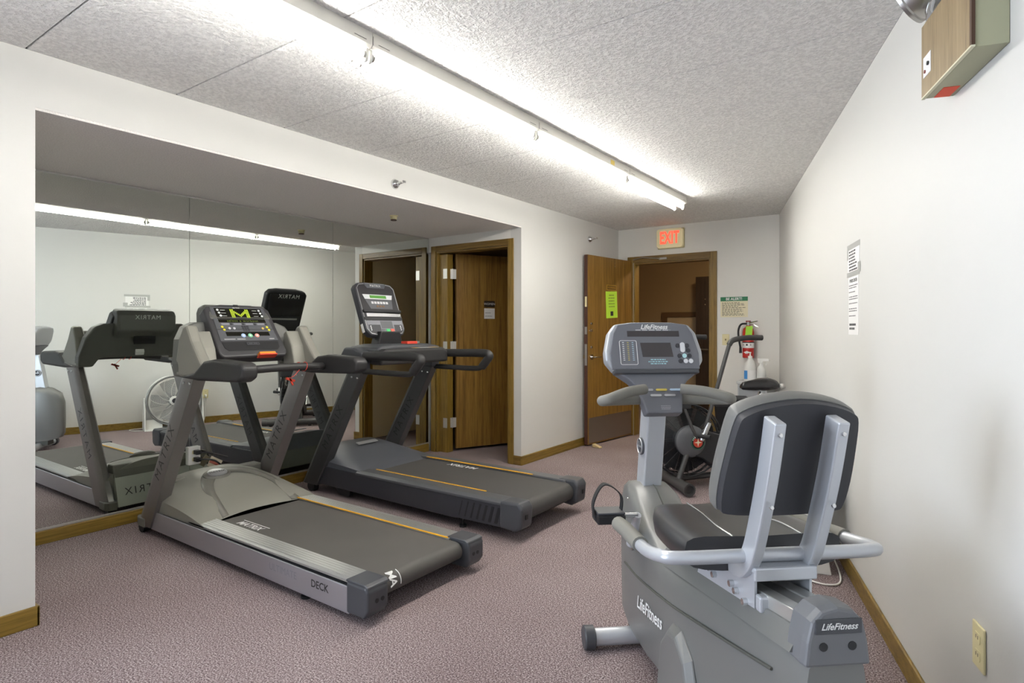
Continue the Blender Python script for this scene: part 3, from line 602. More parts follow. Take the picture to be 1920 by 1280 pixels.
def dark_treadmill():
    X0, YC = -4.07, 3.28
    t = empty('treadmill', (X0, YC, 0), 'dark charcoal treadmill with looped handrails beside the restroom door', 'treadmill', 'treadmills facing the mirror')
    W = 0.385; M1 = M_DKGREY2; M2 = M_DKGREY
    for s in (-1, 1):
        rings = []
        for k in range(9):
            q = k / 8; x = 0.0 + 0.535 * q; z = 0.06 + 0.89 * q; hw = 0.036; ln = 0.19 - 0.02 * q
            rings.append([(x + a, s * (W - 0.02) + b, z) for a, b in ((0, -hw * .6), (0, hw * .6), (0.035, hw), (ln, hw), (ln, -hw), (0.035, -hw))])
        po = MB().loft(rings).build('post', mat('charcoal_metal_post', '#4b4a4a', 0.4, 0.4), t, smooth=0, bevel=0.006)
        u = Vector((0.535, 0, 0.89)).normalized()
        for sd in (1, -1):
            yd = Vector((-u.z, 0, u.x)) if sd < 0 else Vector((u.z, 0, -u.x))
            text('lettering', 'MATRIX', (0.31 + 0.07, s * (W - 0.02) + sd * 0.0362, 0.54 - 0.02), u, yd, 0.085, mat('black_lettering', '#1c1b1b', 0.5), po, 0.0, 0.0004, spacing=1.35)
        for a, zz in ((0.60, 0.91), (0.66, 0.905)): MB().lathe([(0.009, 0), (0.008, 0.004), (0, 0.0055)], 10, (a, s * (W - 0.02) - 0.036, zz), (0, -1, 0)).build('bolt', M_CHROME, po)
        MB().cyl((0.10, s * (W - 0.02) - 0.022, 0.042), (0.10, s * (W - 0.02) + 0.022, 0.042), 0.042, 18).build('wheel', M_BLACK, t)
        MB().prism([(0.35, 0.09), (0.55, 0.09), (0.53, 0.02), (0.42, 0.02)], lambda p, q: (p[0], q, p[1]), s * 0.33, s * 0.37).build('wheel_bracket', M_BLACK, t, smooth=0, bevel=0.005)
        # side panel, foot rail, vents, rear pod
        sp = MB().prism([(0.12, 0.075), (1.55, 0.06), (1.60, 0.02 + 0.045), (2.05, 0.07), (2.06, 0.2), (0.12, 0.215)], lambda p, q: (p[0], q, p[1]), s * (W - 0.03), s * W).build('side_panel', M1, t, smooth=0, bevel=0.004)
        for k in range(8):
            x = 1.60 + 0.047 * k; wv = 0.008 + 0.0028 * k
            MB().prism([(x, 0.085), (x + wv, 0.085), (x + wv + 0.03, 0.185), (x + 0.03, 0.185)], lambda p, q: (p[0], q, p[1]), s * W - s * 0.001, s * (W + 0.0012)).build('vent_slot', M_BLACK, sp, smooth=0)
        MB().prism([(0.262, 0.19), (0.262, 0.222), (0.27, 0.228), (0.36, 0.228), (W + 0.004, 0.215), (W + 0.004, 0.2)], lambda p, q: (q, s * p[0], p[1]), 0.62, 2.0).build('foot_rail', mat('dark_foot_rail', '#56575a', 0.42, 0.2), t, smooth=0, bevel=0.003)
        a0, a1 = (0.71, 1.73)
        MB().box(a0, a1, s * 0.266 - 0.004, s * 0.266 + (0.010 if s > 0 else 0.004), 0.2275, 0.2315).build('yellow_line', M_YELLOW, t, smooth=0)
        pd = MB().prism([(1.93, 0.07), (2.04, 0.06), (2.085, 0.085), (2.095, 0.2), (2.07, 0.236), (1.93, 0.232)], lambda p, q: (p[0], q, p[1]), s * 0.272, s * (W + 0.012)).build('rear_pod', M2, t, smooth=0, bevel=0.016, seg=3)
        MB().obox((2.0935, s * 0.345, 0.15), (0.002, 0, 0), (0, 0.012, 0), (0, 0, 0.014)).build('bolt_hole', M_BLACK, pd, smooth=0)
        MB().cyl((1.60, s * 0.34, 0.0), (1.60, s * 0.34, 0.014), 0.024, 16).cyl((1.60, s * 0.34, 0.014), (1.60, s * 0.34, 0.07), 0.009, 10).build('levelling_foot', M_BLACK, t)
        # looped handrail
        lp = [(0.62, 1.085), (0.9, 1.088), (1.22, 1.095), (1.285, 1.085), (1.285, 1.055), (1.215, 0.965), (1.16, 0.95), (0.8, 0.955), (0.62, 0.955)]
        inn = [(0.68, 1.035), (1.14, 1.04), (1.16, 1.025), (1.13, 0.99), (1.10, 0.985), (0.68, 0.985)]
        y0_, y1_ = s * 0.345, s * 0.405
        MB().tube(curve([(0.60, s * 0.375, 1.065), (0.9, s * 0.375, 1.067), (1.20, s * 0.375, 1.072), (1.262, s * 0.375, 1.055), (1.24, s * 0.375, 1.02), (1.19, s * 0.375, 0.965)], 6), 0.032, 14).build('hand_grip', M_GRIP, t)
        MB().tube(curve([(1.195, s * 0.375, 0.972), (1.14, s * 0.375, 0.952), (0.9, s * 0.375, 0.952), (0.62, s * 0.375, 0.955)], 6), 0.02, 12).build('lower_rail', M_GRIP, t)
        MB().prism([(0.47, 0.93), (0.47, 1.06), (0.52, 1.125), (0.62, 1.125), (0.72, 1.09), (0.72, 0.95)], lambda p, q: (p[0], q, p[1]), s * 0.325, s * 0.41).build('shoulder', M2, t, smooth=0, bevel=0.016, seg=3)
    # hood
    NX, NY = 12, 20; rings = []
    for i in range(NX + 1):
        q = i / NX; ring = []
        for j in range(NY + 1):
            r = -1 + 2 * j / NY; edge = max(0.0, 1 - abs(r) ** 4)
            xx = 0.10 + (0.50 + 0.16 * abs(r) ** 2.2) * q
            ring.append((xx, r * (W - 0.015), 0.215 + 0.125 * (1 - q ** 1.7) * (0.3 + 0.7 * edge)))
        ring += [(ring[-1][0], W - 0.015, 0.15), (ring[0][0], -(W - 0.015), 0.15)]; rings.append(ring)
    hd_ = MB().loft(rings).build('motor_cover', mat('slate_plastic', '#54565c', 0.42), t, smooth=50)
    MB().obox((0.27, 0.03, 0.338), (0.02, 0, -0.005), (0, 0.1, 0), (0.001, 0, 0.004)).build('badge', M_SILV, hd_, smooth=0, bevel=0.002)
    bl = [(0.55, 0.214)] + [(2.005 + 0.06 * math.sin(a), 0.154 + 0.06 * math.cos(a)) for a in [PI * k / 12 for k in range(13)]] + [(0.55, 0.1)]
    belt = MB().prism(bl, lambda p, q: (p[0], q, p[1]), -0.261, 0.261).build('belt', mat('dark_running_belt', '#454341', 0.62, bump=(400, 0.2), var=(4, 0.14)), t, smooth=40)
    text('lettering', 'MATRIX', (1.13, 0.225, 0.2145), (-1, 0, 0), (0, -1, 0), 0.075, M_LETTER, belt, 0.2, bold=0.001)
    MB().box(0.12, 2.0, -0.32, 0.32, 0.08, 0.115).build('deck_frame', M_BLACK, t, smooth=0)
    MB().prism([(0.04, 0.07), (0.12, 0.25), (0.2, 0.25), (0.2, 0.07)], lambda p, q: (p[0], q, p[1]), -0.325, 0.325).build('front_fascia', mat('olive_grey_fascia', '#5a5b52', 0.5), t, smooth=0)
    # dash top and neck
    MB().prism([(-0.33, 1.125), (-0.2, 1.145), (0.2, 1.145), (0.33, 1.125), (0.33, 1.0), (0.25, 1.05), (-0.25, 1.05), (-0.33, 1.0)], lambda p, q: (q, p[0], p[1]), 0.47, 0.80).build('dash', M2, t, smooth=0, bevel=0.02, seg=3)
    MB().prism([(-0.36, 1.0), (0.36, 1.0), (0.36, 1.09), (0.30, 1.115), (-0.30, 1.115), (-0.36, 1.09)], lambda p, q: (q, p[0], p[1]), 0.74, 0.86).build('front_bar', M_GRIP, t, smooth=0, bevel=0.02, seg=3)
    k = MB().box(0.69, 0.76, 0.0, 0.11, 1.142, 1.165).build('safety_key', M_RED, t, smooth=0, bevel=0.005)
    st = MB().box(0.80, 0.845, 0.0, 0.26, 1.1155, 1.1163).build('warning_sticker', M_PAPER, t, smooth=0)
    for a, b in ((0.0, 0.05), (0.19, 0.26)): MB().box(0.799, 0.846, a, b, 1.1164, 1.1168).build('yellow_patch', M_YELLOW, st, smooth=0)
    MB().loft([[(0.49 + dx, y, z) for dx, y in ((0, -w), (0.09, -w), (0.09, w), (0, w))] for w, z in ((0.13, 1.13), (0.10, 1.24))]).build('neck', M_BLACK, t, smooth=0, bevel=0.008)
    top, bot = Vector((0.382, 0, 1.628)), Vector((0.548, 0, 1.205)); up = (top - bot).normalized(); n = Vector((up.z, 0, -up.x)); hl = (top - bot).length / 2
    fr = plate_frame((top + bot) / 2, n, up)
    cs = [(-0.205, -hl + 0.05), (-0.17, -hl + 0.008), (-0.1, -hl - 0.004), (0.1, -hl - 0.004), (0.17, -hl + 0.008), (0.205, -hl + 0.05), (0.205, hl - 0.04), (0.175, hl - 0.008), (0.1, hl + 0.003), (-0.1, hl + 0.003), (-0.175, hl - 0.008), (-0.205, hl - 0.04)]
    co = pround(MB(), fr, cs, -0.06, 0.0).build('console', M_DKGREY2, t, smooth=0, bevel=0.012, seg=3)
    ins = [(a * 0.93, b * 0.94) for a, b in cs]
    rim = MB(); rim.tube([ppt(fr, a, b, 0.001) for a, b in ins], 0.003, 6, True); rim.build('silver_rim', M_SILV, co)
    pround(MB(), fr, [(a * 0.91, b * 0.92) for a, b in cs], -0.001, 0.0015).build('face', mat('console_face_black', '#2d2b2e', 0.35), co, smooth=0)
    tb = pround(MB(), fr, [(-0.115, hl - 0.012), (-0.09, hl - 0.05), (0.09, hl - 0.05), (0.115, hl - 0.012)], 0.0015, 0.005).build('name_tab', mat('slate_plastic', '#54565c', 0.42), co, smooth=0, bevel=0.002)
    text('lettering', 'MATRIX', ppt(fr, 0, hl - 0.03, 0.0052), fr[1], fr[2], 0.028, M_LETTER, tb, spacing=1.15)
    wp = pround(MB(), fr, [(-0.14, 0.082), (0.14, 0.082), (0.155, 0.122), (-0.155, 0.122)], 0.0015, 0.004).build('white_panel', M_WKEY, co, smooth=0, bevel=0.001)
    pbox(MB(), fr, -0.085, 0.085, 0.09, 0.115, 0.004, 0.005).build('green_display', mat('lcd_green', '#4f8a34', 0.3, emit=0.12), wp, smooth=0)
    gp_ = pround(MB(), fr, [(-0.105, 0.0), (0.125, 0.0), (0.14, 0.078), (-0.14, 0.078)], 0.0015, 0.003).build('key_panel', M_FACE, co, smooth=0)
    for c_ in range(6): pbox(MB(), fr, -0.085 + c_ * 0.03, -0.062 + c_ * 0.03, 0.042, 0.062, 0.003, 0.0055).build('key', M_WKEY, gp_, smooth=0, bevel=0.002)
    for c_ in range(3): pbox(MB(), fr, -0.04 + c_ * 0.03, -0.018 + c_ * 0.03, 0.014, 0.03, 0.003, 0.0055).build('key', mat('brown_key', '#7a5a3c', 0.4), gp_, smooth=0, bevel=0.002)
    pbox(MB(), fr, -0.195, 0.195, -0.035, -0.012, 0.0, 0.02).build('ledge', M_BLACK, co, smooth=0, bevel=0.004)
    pround(MB(), fr, [(-0.17, -0.07), (0.17, -0.07), (0.19, -0.045), (0.0, -0.04), (-0.17, -0.04)], 0.0015, 0.012).build('ledge_trim', M_SILV, co, smooth=0, bevel=0.002)
    pbox(MB(), fr, -0.195, 0.195, -0.095, -0.072, 0.0, 0.006).build('slot', M_BLACK, co, smooth=0)
    lp_ = pround(MB(), fr, [(-0.18, -0.19), (0.18, -0.19), (0.185, -0.1), (-0.185, -0.1)], 0.0015, 0.0035).build('lower_panel', mat('lower_panel_grey', '#83848a', 0.45), co, smooth=0)
    pbox(MB(), fr, -0.045, 0.075, -0.165, -0.105, 0.0035, 0.0045).build('pad', M_FACE, lp_, smooth=0)
    for a, b in ((-0.175, -0.055), (0.09, 0.175)): pbox(MB(), fr, a, b, -0.19, -0.135, 0.0035, 0.0042).build('dark_pad', M_DKGREY2, lp_, smooth=0)
    for a, m_ in ((-0.03, M_FACE), (0.015, mat('bright_green_key', '#3fc06c', 0.4)), (0.06, mat('bright_red_key', '#e0604c', 0.4))): pbox(MB(), fr, a - 0.019, a + 0.019, -0.195, -0.17, 0.0035, 0.0065).build('key', m_, lp_, smooth=0, bevel=0.002)
    for sx in (-0.155, 0.155):
        for b in (-0.148, -0.163, -0.178): disc(MB(), fr, sx, b, 0.006, 0.0042, 0.006, 12).build('key', M_WKEY, lp_)
    pbox(MB(), fr, -0.207, -0.204, -hl + 0.04, -hl + 0.11, -0.045, -0.02).build('side_label', M_PAPER, co, smooth=0)
    pround(MB(), fr, [(-0.17, -0.02), (0.17, -0.02), (0.185, hl - 0.03), (-0.185, hl - 0.03)], -0.085, -0.055).build('back_shell', mat('back_black', '#232325', 0.5), co, smooth=0, bevel=0.02, seg=3)
    text('lettering', 'MATRIX', ppt(fr, 0, hl - 0.05, -0.0852), -fr[1], fr[2], 0.055, M_LETTER, co, spacing=1.15)
    pbox(MB(), fr, -0.15, 0.15, -0.055, -0.04, -0.066, -0.058).build('back_slot', M_SILV, co, smooth=0)
    return t
dark_treadmill()
# ================================================================== RECUMBENT BIKE
M_HULL = mat('bike_grey_shell', '#7a7a78', 0.4, 0.25)
M_HULL2 = mat('bike_shell_seam', '#55554f', 0.5)
M_BSILV = mat('silver_paint', '#c4c7cc', 0.35, 0.4)
M_BCON = mat('console_slate', '#6b6c72', 0.45)
M_FOAM = mat('grey_foam_grip', '#7d7b74', 0.7, bump=(300, 0.1))
M_VINYL = mat('black_vinyl', '#3c3c3e', 0.32)
M_PAD = mat('dark_back_panel', '#38383c', 0.5)
M_ALU = mat('aluminium_rail', '#d6d6d2', 0.3, 0.75)
def recumbent_bike():
    az = YAW + math.radians(6.0)
    t = empty('recumbent_bike', (-0.9388, 2.2645, 0), 'grey recumbent exercise bike with padded backrest in the foreground', 'exercise bike', rz=az)
    P_ = lambda lat, back, z: Vector((lat, -back, z))
    secs = [(-0.205, .03, .50, .17), (-0.17, .058, .585, .12), (-0.09, .082, .635, .10), (0.0, .093, .652, .095), (0.08, .098, .638, .095), (0.16, .1, .595, .10), (0.24, .1, .545, .10), (0.32, .1, .508, .11), (0.42, .1, .495, .12), (0.55, .1, .508, .125), (0.8, .093, .545, .13), (0.98, .084, .573, .14), (1.09, .076, .588, .15), (1.165, .066, .585, .19)]
    rings = []
    for b, hw, zt, zb in secs:
        mid = (zt + zb) / 2
        pr = [(-hw * 0.9, zb), (-hw, zb + .03), (-hw - .004, mid), (-hw, zt - .06), (-hw * .9, zt - .018), (-hw * .68, zt), (0, zt + .006), (hw * .68, zt), (hw * .9, zt - .018), (hw, zt - .06), (hw + .004, mid), (hw, zb + .03), (hw * .9, zb)]
        rings.append([P_(a, b, z) for a, z in pr])
    hull = MB().loft(rings).build('body_shell', M_HULL, t, smooth=50)
    MB().tube([P_(0.004, b, zt + .0065) for b, hw, zt, zb in secs[1:8]], 0.0025, 6).build('shell_seam', M_HULL2, hull)
    for s in (-1, 1):
        sm = curve([P_(s * .104, 0.02, .345), P_(s * .105, 0.2, .355), P_(s * .104, 0.5, .40), P_(s * .098, 0.8, .46), P_(s * .082, 1.06, .51)], 5)
        MB().tube(sm, 0.004, 6).build('shell_seam', M_HULL2, hull)
        bul = [[P_(s * (0.098 + o), b, z) for b, z in pts] for o, pts in ((0.0, [(.42, .12), (.46, .28), (.53, .36), (.60, .37), (.68, .32), (.76, .12)]), (0.03, [(.45, .12), (.48, .27), (.54, .335), (.60, .345), (.66, .30), (.73, .12)]))]
        MB().loft(bul).build('wheel_cover', M_HULL, hull, smooth=0, bevel=0.01, seg=3)
        text('lettering', 'LifeFitness', P_(s * 0.1065, 0.31, .285), (0, -1 if s < 0 else 1, 0.16 if s < 0 else -0.16), (0, 0.16, 1), 0.062, M_LETTER, hull, 0.35, 0.001, bold=0.001)
    MB().lathe([(0.005, 0), (0.004, 0.002), (0, 0.003)], 10, P_(-.098, .04, .60), (-1, 0, 0)).build('screw', M_CHROME, hull)
    # stabiliser bars
    for b in (0.0, 1.02):
        st = MB().cyl(P_(-.235, b, .046), P_(.235, b, .046), .033, 20).build('stabiliser', M_BSILV, t)
        for s in (-1, 1): MB().lathe([(.036, -0.005), (.045, 0), (.045, .035), (.04, .04), (0, .041)], 20, P_(s * .225, b, .046), (s, 0, 0)).build('stabiliser_cap', M_DKGREY, st)
    MB().box(-.06, .06, -0.08, 0.08, .05, .13).build('front_block', M_HULL2, t, smooth=0)
    MB().box(-.05, .05, -1.10, -0.94, .05, .2).build('rear_block', M_HULL2, t, smooth=0)
    # seat rail
    z = lambda b: .565 + (b - .45) * .145
    prof = [(-.056, -.045), (.056, -.045), (.056, 0), (.02, 0), (.02, -.008), (-.02, -.008), (-.02, 0), (-.056, 0)]
    MB().loft([[P_(a, b, z(b) + c) for a, c in prof] for b in (.36, 1.145)]).build('seat_rail', M_ALU, t, smooth=0, bevel=0.002)
    MB().loft([[P_(a, b, z(b) + c) for a, c in ((-.02, -.0078), (.02, -.0078), (.02, -.004), (-.02, -.004))] for b in (.37, 1.14)]).build('rail_strip', mat('rail_dark_strip', '#8d8d8b', 0.4, 0.4), t, smooth=0)
    MB().loft([[P_(a, b, z(b) + c) for a, c in ((-.088, -.075), (.088, -.075), (.062, -.03), (-.062, -.03))] for b in (.36, 1.14)]).build('rail_skirt', M_HULL, t, smooth=0)
    cs = [(-.084, .580), (.064, .580), (.058, .63), (.048, .672), (.026, .694), (-.01, .702), (-.046, .694), (-.068, .672), (-.078, .63)]
    ec = MB().loft([[P_(a * k, b, .583 + (zz - .583) * k2) for a, zz in cs] for b, k, k2 in ((1.115, .98, .97), (1.165, .98, 1.0), (1.185, .95, .97))]).build('end_cap', M_DKGREY, t, smooth=0, bevel=0.006)
    ec.data.materials[0] = mat('end_cap_grey', '#6c6d70', 0.45)
    MB().box(-.06, .04, -1.1875, -1.1845, .648, .678).build('name_panel', M_DKGREY, ec, smooth=0, bevel=0.001)
    text('lettering', 'LifeFitness', P_(-.01, 1.1878, .663), (1, 0, 0), (0, 0, 1), .0185, M_LETTER, ec, .35, bold=.0004)
    for a in (-.042, .02): MB().cyl(P_(a, 1.18, .622), P_(a, 1.1865, .622), .009, 14).build('screw_hole', M_BLACK, ec)
    # carriage, seat, backrest
    for s in (-1, 1):
        pl_ = MB().loft([[P_(s * o, b, zz) for b, zz in ((.64, .555), (.66, .60), (.74, .66), (.92, .70), (.968, .69), (.968, .60))] for o in (.066, .072)]).build('carriage_plate', M_BSILV, t, smooth=0)
        for b, zz in ((.70, .60), (.735, .605), (.76, .597), (.86, .615), (.885, .607), (.93, .60)):
            MB().cyl(P_(s * .072, b, zz), P_(s * .084, b, zz), .0085, 6).build('bolt', M_CHROME, pl_, smooth=0)
    MB().box(-.078, .078, -.975, -.88, .682, .70).build('carriage_top', M_BSILV, t, smooth=0, bevel=0.006)
    MB().box(-.078, .078, -.982, -.97, .668, .70).build('carriage_lip', M_BSILV, t, smooth=0, bevel=0.004)
    MB().box(-.075, -.05, -1.0, -.975, .602, .64).build('lock_tab', M_BSILV, t, smooth=0, bevel=0.005)
    NS = 20; rings = []
    for k in range(13):
        q = k / 12; b = .42 + .44 * q; hw = .155 + .055 * math.sin(min(1, q * 1.3) * PI / 2); zc = .664 + .03 * q; e = math.sin(PI * min(1, .12 + q * .88)) ** .35 if q < .5 else 1.0
        if k == 0: e = .35
        ht = .048 * e; ring = []
        for j in range(NS):
            a = 2 * PI * j / NS; ca, sa = math.cos(a), math.sin(a)
            x = hw * e ** .5 * math.copysign(abs(ca) ** .55, ca); zz = ht * math.copysign(abs(sa) ** .6, sa)
            if sa > 0: zz += .018 * (abs(x) / hw) ** 2 - .01
            ring.append(P_(x + .01, b, zc + zz))
        rings.append(ring)
    se = MB().loft(rings).build('seat_cushion', M_VINYL, t, smooth=60)
    for x0, x1 in ((-.075, -.085), (.085, .1)):
        MB().tube(curve([P_(x0 * .7 + .01, .49, .712), P_(x0 * .85 + .01, .63, .7225), P_(x1 + .01, .76, .733), P_(x1 + .012, .86, .735)], 5), [.0022] * 16, 6).build('seat_piping', mat('shiny_piping', '#c9c9c6', 0.2, 0.5), se)
    up = Vector((0, -.10, .30)).normalized(); nb = Vector((0, -up.z, up.y)); c0 = P_(.012, .985, .95)
    fr = (c0, Vector((1, 0, 0)), up, nb)
    ol = [(-.14, -.143), (-.05, -.15), (.05, -.15), (.14, -.143), (.158, -.125), (.162, -.06), (.156, .03), (.147, .10), (.132, .122), (.08, .142), (0, .152), (-.08, .142), (-.132, .122), (-.147, .10), (-.156, .03), (-.162, -.06), (-.158, -.125)]
    ol = [(p.x, p.y) for p in curve([(a, b, 0) for a, b in ol], 3, True)]
    rg = []
    for o, k in ((-.085, .80), (-.08, .93), (-.06, 1.0), (-.02, 1.0), (0.0, .985)): rg.append([ppt(fr, a * k, b * k, o - .05 * (a / .17) ** 2 * 0 - (.02 * (1 - (a / .17) ** 2) if o > -.03 else 0) * 0) for a, b in ol])
    bk = MB().loft(rg).build('backrest', M_PAD, t, smooth=50)
    MB().loft([[ppt(fr, a * k, b * k, o) for a, b in ol] for o, k in ((-.062, 1.012), (-.05, 1.03), (-.03, 1.03), (-.02, 1.012))]).build('backrest_rim', mat('worn_vinyl_edge', '#6f6e6b', 0.45), bk, smooth=50)
    for s in (-1, 1):
        pth = curve([P_(s * .074, 1.062, 1.062), P_(s * .074, 1.03, .93), P_(s * .074, .985, .79), P_(s * .074, .955, .72), P_(s * .074, .915, .68), P_(s * .074, .86, .672)], 6)
        rings = []
        for i, p in enumerate(pth):
            tg = (pth[min(i + 1, len(pth) - 1)] - pth[max(i - 1, 0)]).normalized(); nn = Vector((0, tg.z, -tg.y))
            rings.append([p + Vector((a, 0, 0)) + nn * b for a, b in ((-.0135, -.026), (.0135, -.026), (.0135, .026), (-.0135, .026))])
        po = MB().loft(rings).build('back_post', M_BSILV, t, smooth=0, bevel=0.004)
        for b, zz in ((1.082, 1.03), (1.046, .862)): MB().lathe([(.0055, 0), (.005, .003), (.003, .0045), (0, .0045)], 12, P_(s * .074, b, zz), (0, -1, .25)).build('bolt', M_CHROME, po)
    bar = [P_(-.275, .62, .676), P_(-.285, .80, .69), P_(-.275, .89, .705), P_(-.23, .93, .712), P_(0, .94, .716), P_(.24, .93, .712), P_(.285, .89, .705), P_(.295, .80, .69), P_(.285, .62, .676)]
    MB().tube(curve(bar, 6), .0165, 14).build('seat_bar', M_BSILV, t)
    for s, x in ((-1, -.277), (1, .287)):
        MB().tube([P_(x, .53, .668), P_(x, .535, .668), P_(x - s * -.0, .62, .676), P_(x + s * .008, .77, .688)], [.016, .022, .022, .022], 14).build('seat_grip', M_FOAM, t)
    # crank and pedals
    cc = P_(0, .17, .47)
    MB().cyl(cc + Vector((-.125, 0, 0)), cc + Vector((.125, 0, 0)), .022, 16).build('crank_axle', M_STEEL, t)
    for s in (-1, 1):
        e = cc + Vector((s * .125, -.075 if s < 0 else .075, .13 if s < 0 else -.13)); st_ = cc + Vector((s * .125, 0, 0))
        ca = MB().tube([st_, e], [.018, .014], 12).build('crank_arm', M_BSILV, t)
        ped = MB().box(e.x + s * .105 - .05, e.x + s * .105 + .05, e.y - .045, e.y + .045, e.z - .018, e.z + .014).build('pedal', M_BLACK, t, smooth=0, bevel=0.005)
        MB().box(e.x + s * .105 - .048, e.x + s * .105 + .05, e.y - .04, e.y + .04, e.z + .014, e.z + .022).build('pedal_tread', M_DKGREY, ped, smooth=0, bevel=0.003)
        MB().cyl(e, e + Vector((s * .06, 0, 0)), .009, 10).build('pedal_axle', M_CHROME, ped)
        x0, x1 = e.x + s * .06, e.x + s * .155
        sp = curve([(x1, e.y, e.z - .015), (x1 + s * .008, e.y, e.z + .05), ((x0 + x1) / 2 + s * .015, e.y, e.z + .115), (x0 - s * .0, e.y, e.z + .075), (x0, e.y, e.z + .01)], 6)
        MB().loft([[p + Vector((0, o, 0)) + (Vector(((x0 + x1) / 2, e.y, e.z + .04)) - p).normalized() * th_ for o, th_ in ((-.014, 0), (.014, 0), (.014, .004), (-.014, .004))] for p in sp]).build('pedal_strap', M_RUBBER, ped, smooth=50)
    # upright post and emblem
    MB().loft([[P_(a + .002, b0 + b, zz) for a, b in ((-.037, -.045), (.037, -.045), (.037, .045), (-.037, .045))] for b0, zz in ((-.012, .60), (.058, .99))]).build('console_post', M_BSILV, t, smooth=0, bevel=0.006)
    em = MB().lathe([(.033, 0), (.034, .006), (.03, .009), (0, .009)], 24, P_(-.0355, .022, .80), (-1, 0, 0)).build('emblem', M_DKGREY, t)
    MB().tube([P_(-.0445, .022 + .029 * math.cos(a), .80 + .029 * math.sin(a)) for a in [2 * PI * k / 24 for k in range(24)]], .0025, 6, True).build('emblem_ring', M_SILV, em)
    MB().obox(P_(-.0448, .022, .80), (.001, 0, 0), (0, .018, 0), (0, 0, .003)).obox(P_(-.0448, .016, .807), (.001, 0, 0), (0, .003, 0), (0, 0, .012)).build('emblem_bar', M_SILV, em, smooth=0)
    # console: upper screen plate and lower neck plate, both leaning
    upc = Vector((0, .28, .96)).normalized(); nc = Vector((0, -upc.z, upc.y)); frc = (P_(.008, .04, 1.195), Vector((1, 0, 0)), upc, nc)
    ou = [(-.165, -.102), (.165, -.102), (.196, -.06), (.196, -.02), (.178, .055), (.152, .090), (.08, .100), (-.08, .100), (-.152, .090), (-.178, .055), (-.196, -.02), (-.196, -.06)]
    sh = pround(MB(), frc, ou, -.055, -.004).build('console', mat('console_silver_shell', '#a6a9ad', 0.4, 0.3), t, smooth=0, bevel=0.012, seg=3)
    pround(MB(), frc, [(-.175, -.094), (.175, -.094), (.178, -.03), (.16, .05), (.14, .085), (.08, .094), (-.08, .094), (-.14, .085), (-.16, .05), (-.178, -.03)], -.006, .002).build('face', M_BCON, sh, smooth=0, bevel=0.002)
    text('lettering', 'LifeFitness', ppt(frc, 0.005, .076, .0022), frc[1], frc[2], .026, M_LETTER, sh, .35, bold=.0006)
    pbox(MB(), frc, -.105, .105, .037, .060, .002, .003).build('message_window', mat('display_smoke', '#3a3536', 0.2), sh, smooth=0)
    pround(MB(), frc, [(-.05, -.045), (.073, -.045), (.066, .012), (-.056, .012)], .002, .003).build('display_window', mat('display_smoke', '#3a3536', 0.2), sh, smooth=0)
    MB().tube([ppt(frc, a, b, .0025) for a, b in [(p[0] - .105, p[1] - .027) for p in rrect(.034, .048, .006)]], .0011, 5, True).build('chart_outline', M_LETTER, sh)
    for c_, m_ in enumerate((M_LETTER, mat('chart_yellow', '#cdbb5a', 0.5), mat('chart_blue', '#b9d3e0', 0.5))):
        mb = MB()
        for r_ in range(10): pbox(mb, frc, -.128 + c_ * .019, -.121 + c_ * .019, .012 - r_ * .0078, .0145 - r_ * .0078, .002, .0024)
        o = mb.build('chart_print', m_, sh, smooth=0); o['kind'] = 'stuff'
    for a, b, m_ in ((.094, .0, M_DKGREY2), (.132, .0, M_DKGREY2), (.135, -.02, M_DKGREY2), (.098, -.041, M_DKGREY2), (.138, -.041, M_DKGREY2), (.101, -.062, M_DKGREY2), (.118, -.041, mat('pale_blue_key', '#b8e2e4', 0.4)), (.121, -.062, M_WKEY), (.142, -.062, M_WKEY)):
        disc(MB(), frc, a, b, .0088, .002, .0045).build('key', m_, sh)
    pround(MB(), frc, [(p[0] + .1135, p[1] - .007) for p in rrect(.0095, .02, .009)], .002, .005).build('arrow_key', M_WKEY, sh, smooth=0)
    print_lines('caption_print', ppt(frc, .01, -.058, .0022), frc[1], frc[2], .085, 3, .008, mat('caption_cyan', '#a9d5dc', 0.6), sh, 1, 'C', .5)['kind'] = 'stuff'
    print_lines('caption_print', ppt(frc, 0, .0625, .0022), frc[1], frc[2], .18, 1, .010, M_LETTER, sh, .9, 'C', .25, 5)['kind'] = 'stuff'
    pbox(MB(), frc, -.168, .168, -.112, -.094, -.03, .012).build('reading_ledge', M_DKGREY, sh, smooth=0, bevel=0.004)
    upn = Vector((0, .42, .90)).normalized(); nn_ = Vector((0, -upn.z, upn.y)); frn = (P_(.012, .105, 1.01), Vector((1, 0, 0)), upn, nn_)
    nk = pround(MB(), frn, [(-.165, .10), (-.115, .062), (-.085, .03), (-.064, -.072), (.075, -.072), (.092, .03), (.12, .062), (.172, .10)], -.05, 0).build('console_neck', M_BCON, t, smooth=0, bevel=0.006)
    for a, b, m_ in ((-.05, .02, M_SILV), (.005, .02, mat('chart_yellow', '#cdbb5a', 0.5)), (.06, .02, mat('neck_blue', '#b9cfe2', 0.5)), (-.02, -.002, M_SILV), (.035, -.002, M_SILV)):
        pround(MB(), frn, [(p[0] + a, p[1] + b) for p in rrect(.022, .0042, .004)], 0, .003).build('program_key', m_, nk, smooth=0)
    print_lines('caption_print', ppt(frn, .012, -.045, .0003), frn[1], frn[2], .05, 3, .006, M_SILV, nk, 1, 'C', .3, 3)['kind'] = 'stuff'
